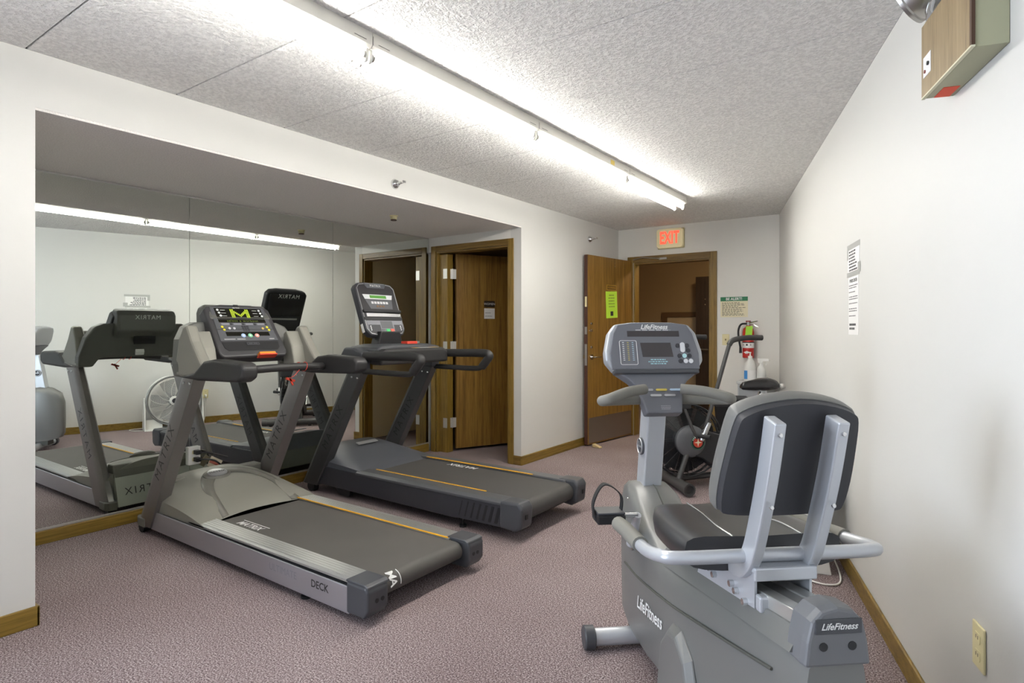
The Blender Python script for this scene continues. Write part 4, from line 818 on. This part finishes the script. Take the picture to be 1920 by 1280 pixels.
    for s in (-1, 1):
        hp = curve([P_(s * .07 + .01, .13, 1.035), P_(s * .15 + .01, .17, 1.028), P_(s * .225 + .01, .20, 1.008), P_(s * .243 + .01, .17, .998), P_(s * .215 + .01, .12, .992), P_(s * .12 + .01, .085, .99), P_(s * .05 + .01, .07, .99)], 6)
        MB().tube(hp, [.0195] * len(hp), 14).build('console_handle', M_FOAM, t)
    return t
recumbent_bike()

# ================================================================== AIR BIKE
def air_bike():
    rz = math.atan2(-.69, -.73)
    t = empty('air_bike', (-1.70, 4.70, 0), 'black fan wheel exercise bike with long moving handle near the exit', 'exercise bike', rz=rz)
    C_ = Vector((-0.05, 0, .375)); RW = .285
    Mg = mat('airbike_grey', '#4d4c4b', 0.42, 0.3); Mb = mat('airbike_black', '#2a2a2c', 0.42)
    cage = MB()
    def ringp(r, y, n=36): return [C_ + Vector((r * math.cos(2 * PI * k / n), y, r * math.sin(2 * PI * k / n))) for k in range(n)]
    cg = MB().tube(ringp(RW, .075), .006, 6, True).build('cage_rim', Mb, t); MB().tube(ringp(RW, -.075), .006, 6, True).build('cage_rim', Mb, t)
    MB().tube(ringp(RW + .004, 0), .008, 6, True).build('cage_rim', Mb, t)
    wires = MB()
    for s in (-1, 1):
        for i in range(20): wires.tube(ringp(.10 + .0093 * i, s * (.082 - .00002 * i * i), 32), .0018, 4, True)
        for k in range(8):
            a = 2 * PI * k / 8; wires.tube([C_ + Vector((.08 * math.cos(a), s * .084, .08 * math.sin(a))), C_ + Vector((RW * math.cos(a), s * .075, RW * math.sin(a)))], .004, 5)
    for k in range(40):
        a = 2 * PI * k / 40; wires.tube([C_ + Vector((RW * math.cos(a), s_, RW * math.sin(a))) for s_ in (-.075, 0, .075)], .0016, 4)
    wo = wires.build('cage_wires', Mb, t); wo['kind'] = 'stuff'
    for k in range(10):
        a = 2 * PI * k / 10; u = Vector((math.cos(a), 0, math.sin(a))); w_ = Vector((-math.sin(a), 0, math.cos(a)))
        MB().obox(C_ + u * .16, u * .095, Vector((0, .045, 0)) + w_ * .012, w_ * .0015).build('fan_blade', mat('fan_blade_brown', '#4b403b', 0.5), t, smooth=0)
    MB().lathe([(.10, -.07), (.10, .07)], 20, C_, (0, 1, 0)).build('fan_drum', Mb, t)
    MB().lathe([(.255, -.004), (.255, .004)], 36, C_, (0, 1, 0)).build('fan_disc', Mb, t)
    for s in (1, -1):
        # side shroud running back to the crank
        pr = [(.09 * math.cos(a), .09 * math.sin(a)) for a in [math.radians(70 + 220 * k / 12) for k in range(13)]]
        pr = [(-.02 + a, b) for a, b in pr]
        poly = [(.06, .05), (-.02, .105), (-.16, .075), (-.30, .035), (-.50, .04), (-.57, -.01), (-.55, -.12), (-.45, -.275), (-.30, -.275), (-.10, -.135), (.02, -.10), (.06, -.05)]
        sh = MB().prism(poly, lambda p, q: C_ + Vector((p[0], q, p[1])), s * .085, s * .125).build('side_shroud', Mb, t, smooth=0, bevel=0.012, seg=3)
        MB().lathe([(.125, .0), (.125, .03), (.11, .044), (.06, .05), (0, .05)], 28, C_ + Vector((-.01, s * .085, 0)), (0, s, 0)).build('hub_cover', mat('hub_grey', '#58595c', 0.45), t)
        lg = C_ + Vector((-.055, s * .1352, -.005))
        bd = MB().lathe([(.056, 0), (.056, .003), (0, .003)], 28, lg, (0, s, 0)).build('round_logo', M_BLACK, t)
        MB().tube([lg + Vector((.053 * math.cos(a), s * .0032, .053 * math.sin(a))) for a in [2 * PI * k / 28 for k in range(28)]], .002, 5, True).build('logo_ring', mat('logo_green', '#3d8a63', 0.5), bd)
        MB().lathe([(.038, 0), (.038, .0042), (0, .0042)], 24, lg, (0, s, 0)).build('logo_red', mat('logo_red', '#c8452f', 0.5), bd)
        st = MB()
        pts = []
        for k in range(8):
            r_ = .034 if k % 2 == 0 else .009; a = PI / 4 * k + PI / 2; pts.append(lg + Vector((r_ * math.cos(a), s * .0048, r_ * math.sin(a))))
        st.add(pts + [lg + Vector((0, s * .0048, 0))], [(k, (k + 1) % 8, 8) for k in range(8)]); st.build('logo_star', mat('logo_cream', '#eee3c2', 0.5), bd, smooth=0)
        for k in range(9):
            a = math.radians(25 + 130 * k / 8); MB().obox(lg + Vector((.0455 * math.cos(a), s * .0035, .0455 * math.sin(a))), Vector((math.cos(a), 0, math.sin(a))) * .004, (0, .0005, 0), Vector((-math.sin(a), 0, math.cos(a))) * .003).build('logo_letter', M_LETTER, bd, smooth=0)
        # fork leg, arm, handle
        MB().tube([C_ + Vector((.01, s * .105, -.06)), Vector((.06, s * .14, .07))], .021, 10).build('fork_leg', Mg, t)
        lean = 0.0 if s > 0 else 0.26
        ap = [Vector((-.13, s * .16, .40)), Vector((-.18 + lean * .25, s * .175, .59)), Vector((-.315 + lean * .9, s * .21, 1.10)), Vector((-.33 + lean, s * .21, 1.145))]
        MB().tube(ap, .0155, 12).build('lever_arm', Mg, t)
        MB().tube(curve([Vector((-.325 + lean, s * .21, 1.135)), Vector((-.36 + lean, s * .21, 1.172)), Vector((-.47 + lean, s * .21, 1.19)), Vector((-.60 + lean, s * .21, 1.19))], 5), .021, 12).build('handle_grip', M_GRIP, t)
        MB().tube([Vector((-.125, s * .16, .39)), Vector((-.18, s * .168, .53))], .024, 14).build('arm_socket', M_CHROME, t)
        MB().tube([Vector((-.10, s * .135, .40)), Vector((-.05, s * .135, .50)), Vector((.0, s * .10, .66))], .012, 10).build('mast_strut', Mg, t)
        MB().tube([Vector((-.10, s * .12, .42)), Vector((-.16, s * .24, .425))], .018, 12).build('foot_peg', M_RUBBER, t)
        e = Vector((-.36, s * .15, .33)) + Vector((-.10 * s, 0, .10 * s))
        MB().tube([Vector((-.36, s * .15, .33)), e], .013, 10).build('crank_arm', M_CHROME, t)
        MB().box(e.x - .05, e.x + .05, e.y + s * .06 - .045, e.y + s * .06 + .045, e.z - .014, e.z + .014).build('pedal', M_BLACK, t, smooth=0, bevel=0.008)
    MB().cyl((-.36, -.15, .33), (-.36, .15, .33), .02, 14).build('crank_axle', M_STEEL, t)
    MB().box(-.06, .06, -.12, .12, .63, .75).build('meter_box', Mb, t, smooth=0, bevel=0.01)
    for b, hl_ in ((.055, .30), (-.80, .25)):
        MB().cyl((b, -hl_, .055), (b, hl_, .055), .042, 18).build('stabiliser', Mg, t)
        for s in (-1, 1):
            MB().lathe([(.047, 0), (.047, .06), (.036, .06), (.034, .03), (0, .03)], 18, (b, s * (hl_ - .02), .055), (0, s, 0)).build('stabiliser_end', Mg, t)
            MB().cyl((b - .02, s * (hl_ - .06), 0.0), (b - .02, s * (hl_ - .06), .03), .022, 14).build('foot', M_BLACK, t)
    MB().tube([Vector((.055, 0, .055)), Vector((-.35, 0, .085)), Vector((-.80, 0, .055))], .024, 12).build('base_tube', Mg, t)
    MB().tube([Vector((-.36, 0, .33)), Vector((-.46, 0, .10))], .02, 12).build('seat_strut', Mg, t)
    MB().tube([Vector((-.50, 0, .36)), Vector((-.66, 0, .62))], .026, 12).build('seat_tube', M_DKGREY, t)
    MB().tube([Vector((-.65, 0, .60)), Vector((-.72, 0, .74))], .02, 12).build('seat_post', M_CHROME, t)
    rings = []
    for q, hw, ht in ((0, .02, .015), (.06, .028, .03), (.2, .04, .036), (.4, .075, .042), (.6, .115, .05), (.8, .13, .05), (.94, .11, .04), (1.0, .06, .02)):
        x = -.54 - .29 * q
        rings.append([Vector((x, hw * math.cos(2 * PI * k / 16), .785 + .012 * q + 1.3 * ht * math.sin(2 * PI * k / 16) * (1 if math.sin(2 * PI * k / 16) > 0 else .6))) for k in range(16)])
    sd = MB().loft(rings).build('saddle', mat('saddle_black', '#232223', 0.25), t, smooth=60)
    for s in (-1, 1): MB().tube(curve([Vector((-.82, s * .10, .80)), Vector((-.855, s * .085, .795)), Vector((-.87, s * .04, .792))], 4), [.012, .02, .022, .022, .022, .022, .022, .02, .012], 8).build('saddle_patch', mat('saddle_grey', '#b5b3ae', 0.5), sd)
    return t
air_bike()

# ================================================================== DRUM FAN by the right wall
def drum_fan():
    al, off = 2.97, .21; o = rwall(al, 0, off)
    t = empty('floor_fan', (o.x, o.y, 0), 'round white floor fan against the right wall, behind the recumbent bike', 'fan', rz=math.atan2(RNRM.y, RNRM.x))
    # local X faces the room, Y along the wall
    C_ = Vector((0, 0, .355)); R = .30
    Mw = mat('fan_white', '#e4e3dd', 0.4); Mr = mat('fan_rim_grey', '#8f8f8d', 0.4, 0.4)
    def rg(r, x, n=40): return [C_ + Vector((x, r * math.cos(2 * PI * k / n), r * math.sin(2 * PI * k / n))) for k in range(n)]
    MB().loft([rg(R, -.09), rg(R, .06), rg(R + .006, .065), rg(R + .006, .05), rg(R + .008, .04), rg(R + .008, -.09)], cap=False, closed=True).build('drum', Mw, t, smooth=50)
    MB().tube(rg(R + .004, .065), .011, 8, True).build('front_rim', Mr, t); MB().tube(rg(R - .025, .068), .006, 8, True).build('inner_rim', Mw, t)
    for sx, m_ in ((.075, Mw), (-.085, Mw)):
        g = MB()
        for i in range(20): g.tube(rg(.07 + .0112 * i, sx + .012 * (1 - i / 20), 32), .0021, 4, True)
        for k in range(12):
            a0 = 2 * PI * k / 12
            g.tube([C_ + Vector((sx + .014 * (1 - q), (.05 + (R - .06) * q) * math.cos(a0 + .7 * q), (.05 + (R - .06) * q) * math.sin(a0 + .7 * q))) for q in [j / 7 for j in range(8)]], .0028, 5)
        go = g.build('grille', m_, t); go['kind'] = 'stuff'
    MB().lathe([(.06, 0), (.06, .016), (.05, .024), (0, .025)], 24, C_ + Vector((.078, 0, 0)), (1, 0, 0)).build('hub_badge', Mw, t)
    MB().lathe([(.032, 0), (.03, .006), (0, .007)], 20, C_ + Vector((.1025, 0, 0)), (1, 0, 0)).build('hub_centre', M_DKGREY, t)
    for k in range(5):
        a = 2 * PI * k / 5; u = Vector((0, math.cos(a), math.sin(a))); w_ = Vector((0, -math.sin(a), math.cos(a)))
        MB().loft([[C_ + u * r + w_ * s1 * wd_ + Vector((x + s1 * .02, 0, 0)) for s1, x in ((-1, 0), (1, 0), (1, .004), (-1, .004))] for r, wd_ in ((.05, .03), (.15, .07), (.255, .085))]).build('fan_blade', mat('fan_blade_grey', '#8b8d90', 0.4), t, smooth=0)
    MB().lathe([(.07, -.06), (.07, .03)], 20, C_, (1, 0, 0)).build('motor', M_DKGREY, t)
    for s in (-1, 1):
        MB().prism([(-.12, 0), (.12, 0), (.07, .30), (.03, .40), (-.03, .40), (-.07, .30)], lambda p, q: Vector((p[0], q, p[1])), s * (R + .014), s * (R + .03)).build('side_stand', Mw, t, smooth=0, bevel=0.004)
    MB().prism([(-.12, 0.0), (.12, 0.0), (.11, .018), (-.11, .018)], lambda p, q: Vector((p[0], q, p[1])), -(R + .013), R + .013).build('base_plate', Mw, t, smooth=0, bevel=0.003)
    MB().box(.045, .055, -(R + .013), -.13, .019, .13).build('base_guard', Mw, t, smooth=0)
    MB().box(.045, .055, .13, R + .013, .019, .13).build('base_guard', Mw, t, smooth=0)
    return t
drum_fan()
_fan = bpy.data.objects['floor_fan']
pts = [rwall(3.305, .006, .26), rwall(3.40, .006, .22), rwall(3.44, .006, .13), rwall(3.36, .006, .06), rwall(3.0, .006, .035), rwall(2.66, .006, .03), rwall(2.585, .06, .03), rwall(2.57, .30, .022), rwall(2.567, .352, .034)]
_inv = (Matrix.Translation(_fan.location) @ Matrix.Rotation(_fan.rotation_euler.z, 4, 'Z')).inverted()
MB().tube([_inv @ v for v in curve(pts, 8)], .0045, 8).build('power_cord', M_WHITE, _fan)
_frp = (rwall(2.567, .33, 0), RDIR, Vector((0, 0, 1)), RNRM)
_pl = pbox(MB(), _frp, -.012, .012, .024, .05, .0095, .03); _pl.v = [_inv @ v for v in _pl.v]; _pl.build('power_plug', M_WHITE, _fan, smooth=0, bevel=0.003)
# ================================================================== WALL AND CORNER THINGS
# exit sign on the far wall
def exit_sign():
    c = Vector((-2.475, YF, 2.285)); t = empty('exit_sign', c, 'lit cream exit sign with red letters above the exit doorway', 'sign')
    hw, hh = .152, .108
    MB().prism(rrect(hw + .006, hh + .006, .012), lambda p, q: Vector((p[0], q, p[1])), -.012, -.0005).build('back_plate', mat('sign_back', '#b7ad86', 0.5), t, smooth=0)
    MB().prism(rrect(hw, hh, .03), lambda p, q: Vector((p[0], q, p[1])), -.06, -.012).build('housing', mat('sign_cream', '#e8dcae', 0.5, emit=0.08), t, smooth=0, bevel=0.006)
    text('lettering', 'EXIT', (0, -.0604, 0), (1, 0, 0), (0, 0, 1), .19, mat('sign_red', '#ff4a34', 0.5, emit=0.9), t, bold=.006, spacing=1.05, xs=.56)
    for s in (-1, 1): MB().cyl((s * .139, -.061, .098 * s), (s * .139, -.0605, .098 * s), .004, 8).build('screw', M_STEEL, t)
exit_sign()
# notice with green header
t = empty('safety_notice', (-1.779, YF, 1.384), 'cream safety notice with a green header on the far wall', 'sign')
MB().box(-.142, .142, -.004, -.0005, 0, .215).build('board', mat('notice_cream', '#ece3c4', 0.6), t, smooth=0)
MB().box(-.142, .142, -.0048, -.004, .172, .217).build('header', mat('notice_green', '#2f7d55', 0.6), t, smooth=0)
text('lettering', 'BE ALERT!', (0, -.0048, .194), (1, 0, 0), (0, 0, 1), .038, M_LETTER, t, bold=.0012)
print_lines('print', (0.0, -.0045, .152), (1, 0, 0), (0, 0, 1), .25, 11, .0135, mat('notice_ink', '#6e6a58', 0.7), t, 1.0, 'L', .42, 4)['kind'] = 'stuff'
# light switch
t = empty('light_switch', (-1.865, YF, 1.083), 'ivory light switch plate beside the exit door frame', 'switch')
MB().box(-.038, .038, -.007, -.0005, 0, .118).build('plate', M_IVORY, t, smooth=0, bevel=0.003)
MB().box(-.006, .006, -.016, -.007, .05, .068).build('toggle', mat('old_brass', '#8d7b4a', 0.4), t, smooth=0, bevel=0.001)
# fire extinguisher
def extinguisher():
    t = empty('fire_extinguisher', (-1.612, YF - .085, .955), 'red fire extinguisher with lime green tag hung on the far wall', 'fire extinguisher')
    MB().lathe([(.05, 0), (.057, .006), (.057, .27), (.05, .305), (.026, .325), (.022, .34), (0, .34)], 28).build('cylinder', mat('extinguisher_red', '#c02a24', 0.3), t)
    MB().lathe([(.0578, .105), (.0578, .165)], 28).build('label', M_PAPER, t)
    MB().lathe([(.0585, .158), (.0585, .168)], 28).build('strap', M_BLACK, t)
    for k in range(3): MB().obox((-.03 + .03 * k, -.0515 + (.006 if k != 1 else -.0055), .138), (.008, 0, 0), (0, .0015, 0), (0, 0, .009)).build('label_mark', M_INK, t, smooth=0)
    MB().add([(-.035, -.0585, .06), (0, -.0585, .045), (.035, -.0585, .06), (0, -.0585, .075)], [(0, 1, 2, 3)]).build('diamond_mark', M_LETTER, t, smooth=0)
    MB().cyl((0, 0, .335), (0, 0, .375), .017, 14).build('valve', M_STEEL, t)
    MB().box(-.022, .022, -.015, .015, .372, .39).build('valve_cap', mat('valve_red', '#8a3a30', 0.4), t, smooth=0, bevel=0.003)
    MB().tube([(-.05, 0, .357), (.0, 0, .365), (.095, -.01, .385)], .006, 8).build('top_lever', M_CHROME, t)
    MB().tube([(.01, 0, .352), (.06, -.01, .345), (.105, -.015, .318)], .0055, 8).build('bottom_lever', M_CHROME, t)
    MB().tube(curve([(-.015, 0, .357), (-.07, -.01, .35), (-.095, -.015, .29), (-.09, -.02, .2), (-.075, -.025, .12), (-.072, -.028, .09)], 6), .0105, 10).build('hose', M_RUBBER, t)
    MB().tube([(-.072, -.028, .11), (-.07, -.03, .05)], [.012, .015], 10).build('nozzle', M_BLACK, t)
    MB().obox((.022, -.062, .28), (.034, 0, 0), (0, .0006, 0), (.004, 0, .052)).build('inspection_tag', mat('lime_tag', '#a8e043', 0.7), t, smooth=0)
    MB().box(-.02, .02, .05, .0845, .1, .33).build('wall_hook', M_STEEL, t, smooth=0)
extinguisher()
# drawer cart in the corner, with two bottles on it
cx, cy = -1.50, 6.40; CT = .735
t = empty('drawer_cart', (cx, cy, 0), 'light grey plastic drawer cart in the far corner', 'cart')
MB().box(-.14, .14, -.17, .17, .03, CT - .03).build('body', mat('cart_grey', '#b9babb', 0.5), t, smooth=0, bevel=0.006)
MB().box(-.15, .15, -.18, .18, CT - .03, CT).build('top', mat('cart_top', '#c6c6c4', 0.45), t, smooth=0, bevel=0.006)
for k in range(3):
    dr = MB().box(-.125, .125, -.176, -.17, .06 + .215 * k, .255 + .215 * k).build('drawer', mat('cart_drawer', '#9fa1a4', 0.4), t, smooth=0, bevel=0.004)
    MB().box(-.05, .05, -.188, -.176, .22 + .215 * k, .236 + .215 * k).build('pull', M_DKGREY, dr, smooth=0, bevel=0.002)
for sx in (-1, 1):
    for sy in (-1, 1): MB().cyl((sx * .115, sy * .145, 0), (sx * .115, sy * .145, .035), .018, 12).build('foot', M_BLACK, t)
t = empty('sanitizer_jug', (cx - .035, cy - .10, CT), 'clear pump sanitizer jug with blue label on the drawer cart', 'bottle')
Mcl = mat('cloudy_plastic', '#dcdcd8', 0.35)
MB().lathe([(.055, 0), (.062, .008), (.062, .13), (.05, .18), (.02, .225), (.017, .24), (0, .24)], 24).build('body', Mcl, t)
MB().lathe([(.0628, .02), (.0628, .11)], 24).build('label', M_PAPER, t)
MB().obox((-.028, -.058, .065), (.016, -.007, 0), (.0006, .0012, 0), (0, 0, .042)).build('blue_label_mark', mat('label_blue', '#3f8ed0', 0.5), t, smooth=0)
MB().lathe([(.021, .232), (.021, .25), (.007, .254), (.006, .285), (0, .285)], 16).tube([(.01, 0, .286), (-.02, -.01, .287), (-.045, -.018, .278)], .006, 8).build('pump', M_WHITE, t)
t = empty('spray_bottle', (cx + .075, cy - .115, CT), 'white trigger spray bottle on the drawer cart', 'bottle')
MB().lathe([(.04, 0), (.043, .006), (.043, .10), (.034, .14), (.016, .165), (.015, .185), (0, .185)], 22).build('body', Mcl, t)
MB().prism([(-.028, .185), (.012, .18), (.02, .2), (.075, .205), (.075, .222), (.06, .228), (-.035, .228)], lambda p, q: Vector((p[0], q, p[1])), -.014, .014).build('spray_head', M_WHITE, t, smooth=0, bevel=0.004)
MB().tube([(.045, 0, .204), (.05, 0, .185), (.042, 0, .165)], .005, 8).build('trigger', M_WHITE, t)
# waste bin with a black liner
t = empty('waste_bin', (-1.66, 6.05, 0), 'black waste bin with a plastic liner folded over its rim', 'bin')
def brr(w, h, z, r=.03): return [Vector((a, b, z)) for a, b in rrect(w, h, r)]
MB().loft([brr(.095, .085, 0), brr(.135, .115, .56), brr(.14, .12, .575), brr(.128, .108, .575), brr(.088, .078, .02)]).build('bin_body', M_BLACK, t, smooth=50)
ln = []
for z, k in ((.50, 1.02), (.55, 1.05), (.588, 1.06), (.592, 1.0), (.55, .9)):
    ln.append([Vector((a * k * (1 + .02 * math.sin(9 * i)), b * k * (1 + .02 * math.cos(7 * i)), z + .006 * math.sin(5 * i))) for i, (a, b) in enumerate(rrect(.135, .115, .03))])
MB().loft(ln, cap=False).build('liner', mat('black_liner', '#3a3a3c', 0.22), t, smooth=60)
# sprinkler heads on the left wall
def sprinkler(y, z, lab):
    t = empty('sprinkler_head', (XL, y, z), lab, 'sprinkler', 'sidewall sprinkler heads')
    MB().lathe([(.036, .0005), (.036, .006), (.028, .022), (.02, .03), (0, .03)], 24, (0, 0, 0), (1, 0, 0)).build('escutcheon', M_CHROME, t)
    MB().lathe([(.012, .03), (.012, .05), (.009, .055), (.009, .062), (0, .062)], 14, (0, 0, 0), (1, 0, 0)).build('body', M_CHROME, t)
    for s in (-1, 1): MB().tube([(.058, s * .009, 0), (.075, s * .011, 0), (.092, 0, 0)], .0025, 6).build('frame_arm', M_CHROME, t)
    MB().box(.091, .095, -.014, .014, -.003, .012).build('deflector', M_CHROME, t, smooth=0)
sprinkler(2.977, 2.283, 'chrome sidewall sprinkler on the header above the mirror alcove')
sprinkler(5.884, 2.245, 'chrome sidewall sprinkler above the open exit door')
t = empty('ceiling_sprinkler', (-3.66, 3.47, ZS), 'small cream sprinkler cup on the alcove ceiling', 'sprinkler')
MB().lathe([(.036, -.0005), (.034, -.006), (.027, -.008), (.027, -.032), (0, -.032)], 22).build('cup', M_IVORY, t)
MB().lathe([(.024, -.032), (.026, -.038), (.022, -.042), (0, -.042)], 22).build('deflector', mat('dark_bronze', '#5a463c', 0.4), t)
# outlets
def outlet(name, org, xd, n, lab, sw=False):
    t = empty(name, org, lab, 'outlet'); xd = Vector(xd).normalized(); n = Vector(n).normalized(); fr = (Vector((0, 0, 0)), xd, Vector((0, 0, 1)), n)
    pbox(MB(), fr, -.036, .036, 0, .118, .0005, .007).build('plate', M_IVORY, t, smooth=0, bevel=0.003)
    for z in (.036, .082):
        r_ = pround(MB(), fr, [(a, b + z) for a, b in rrect(.017, .014, .008)], .007, .0088).build('socket', M_IVORY, t, smooth=0)
        for a in (-.006, .006): pbox(MB(), fr, a - .0012, a + .0012, z - .002, z + .007, .0088, .0091).build('slot', M_INK, r_, smooth=0)
    return t, fr
outlet('wall_outlet', rwall(4.82, .36, 0), RDIR, RNRM, 'ivory outlet low on the right wall nearest the camera')
ot, fr_ = outlet('wall_outlet', rwall(2.567, .33, 0), RDIR, RNRM, 'ivory outlet above the floor fan on the right wall')
mo = empty('mirror_outlet', (XM, 2.147, .306), 'white outlet box set in the mirror behind the grey treadmill', 'outlet')
MB().box(.0005, .022, -.042, .042, 0, .126).build('plate', M_WHITE, mo, smooth=0, bevel=0.004)
for z in (.038, .088): MB().prism(rrect(.017, .014, .008), lambda p, q, z=z: Vector((q, p[0], p[1] + z)), .022, .0235).build('socket', M_IVORY, mo, smooth=0)
for z, yy, lab in ((.344, 2.152, 'lower black plug in the mirror outlet'), (.394, 2.152, 'upper black plug in the mirror outlet')):
    pc = empty('power_plug', (XM + .0236, yy, z), lab, 'plug', 'black plugs in the mirror outlet')
    MB().box(0, .05, -.016, .018, -.014, .016).build('plug_body', M_BLACK, pc, smooth=0, bevel=0.004)
    MB().tube(curve([(.048, .005, 0), (.07, .04, .0), (.085, .10, -.02), (.085 + (.03 if z > .36 else 0), .17, -.05 - (0.0 if z > .36 else .04))], 6), .006, 8).build('cable', M_BLACK, pc)
wp = empty('cable_tag', (XM + .07, 2.265, .30), 'striped paper warning tag hanging on the treadmill cable', 'tag')
MB().obox((0, 0, 0), (.02, .03, -.02), (.001, 0, .001), (-.01, .022, .03)).build('card', mat('kraft_tag', '#b9ae97', 0.8), wp, smooth=0)
MB().obox((.0035, 0, .0035), (.018, .027, -.018), (.0003, 0, .0003), (-.003, .007, .01)).build('red_stripe', mat('tag_red', '#8f4a3c', 0.8), wp, smooth=0)
# papers on the right wall
t = empty('paper_sign', rwall(3.345, 1.535, 0), 'upper white sign held by grey tape on the right wall', 'sign')
fr = (Vector((0, 0, 0)), RDIR, Vector((0, 0, 1)), RNRM)
pbox(MB(), fr, -.125, .125, 0, .148, .0005, .0014).build('sheet', M_PAPER, t, smooth=0)
Mtape = mat('grey_tape', '#adada9', 0.4)
pbox(MB(), fr, -.14, .14, .128, .155, .0015, .002).build('tape_strip', Mtape, t, smooth=0); pbox(MB(), fr, -.145, .13, -.01, .015, .0015, .002).build('tape_strip', Mtape, t, smooth=0)
pbox(MB(), fr, .10, .15, 0.0, .05, .0021, .0026).build('tape_strip', Mtape, t, smooth=0); pbox(MB(), fr, -.14, -.11, .08, .14, .0021, .0026).build('tape_strip', Mtape, t, smooth=0)
print_lines('print', ppt(fr, 0, .112, .0012), RDIR, (0, 0, 1), .19, 7, .0155, M_INK, t, 1.0, 'L', .5, 8)['kind'] = 'stuff'
t = empty('paper_sign', rwall(3.345, 1.232, 0), 'lower fitness center rules sheet on the right wall', 'sign')
pbox(MB(), fr, -.108, .108, 0, .29, .0005, .0014).build('sheet', M_PAPER, t, smooth=0)
text('lettering', 'FITNESS CENTER', ppt(fr, 0, .27, .0015), RDIR, (0, 0, 1), .0225, M_INK, t, bold=.0003)
for k, z in enumerate((.245, .212, .188, .155, .128, .092)):
    print_lines('print', ppt(fr, 0, z, .0012), RDIR, (0, 0, 1), .19, 2 if k % 2 == 0 else 1, .0115, mat('rules_ink', '#5a5a5c', 0.8), t, 1.0, 'L', .42, 20 + k)['kind'] = 'stuff'
print_lines('print', ppt(fr, 0, .045, .0012), RDIR, (0, 0, 1), .17, 2, .02, M_INK, t, .95, 'L', .55, 33)['kind'] = 'stuff'
# emergency light
def emergency_light():
    t = empty('emergency_light', rwall(4.81, 1.948, 0), 'wood fronted emergency light box high on the right wall', 'emergency light')
    fr = (Vector((0, 0, 0)), RDIR, Vector((0, 0, 1)), RNRM)
    pbox(MB(), fr, -.175, .175, 0, .215, .0005, .072).build('housing', mat('khaki_metal', '#a9a98c', 0.5), t, smooth=0, bevel=0.002)
    fp = pbox(MB(), fr, -.18, .168, .004, .215, .0722, .08).build('front_panel', M_WALNUT, t, smooth=0)
    pbox(MB(), fr, .1685, .18, .004, .215, .0722, .08).build('panel_edge', mat('dark_brown_edge', '#4a2f1d', 0.5), fp, smooth=0)
    pbox(MB(), fr, -.18, .18, -.001, .0035, .0722, .081).build('panel_lip', mat('cream_lip', '#d7d4b8', 0.5), fp, smooth=0)
    lb = pbox(MB(), fr, -.162, -.10, .055, .115, .0802, .081).build('test_label', M_PAPER, t, smooth=0)
    disc(MB(), fr, -.118, .085, .006, .081, .085, 12).build('test_button', M_BLACK, lb); disc(MB(), fr, -.145, .07, .005, .081, .084, 12).build('indicator', mat('dark_red', '#7a2a22', 0.4), lb)
    pbox(MB(), fr, -.17, -.09, -.0014, -.0004, .012, .052).build('orange_sticker', mat('orange_sticker', '#e8512e', 0.6), t, smooth=0)
    c = ppt(fr, -.245, .345, .075)
    ax = (RDIR * -.5 + RNRM * .55 + Vector((0, 0, -.25))).normalized()
    hd = MB().lathe([(.012, -.075), (.04, -.068), (.062, -.045), (.071, -.01), (.073, .012), (.078, .016), (.078, .026), (.07, .028), (.0, .022)], 28, c, ax).build('lamp_head', M_STEEL, t)
    MB().lathe([(.068, .0285), (.0, .034)], 28, c, ax).build('lens', mat('lamp_lens', '#d9d9d2', 0.15), hd)
    MB().tube([ppt(fr, -.19, .24, .05), ppt(fr, -.20, .27, .055), c - ax * .06], .011, 10).build('bracket', M_CHROME, t)
    MB().lathe([(.016, 0), (.016, .02), (0, .021)], 14, ppt(fr, -.19, .235, .05), (0, 0, 1)).build('swivel', M_CHROME, t)
    pbox(MB(), fr, -.2, -.175, .2, .24, .03, .065).build('swivel_mount', M_STEEL, t, smooth=0)
emergency_light()
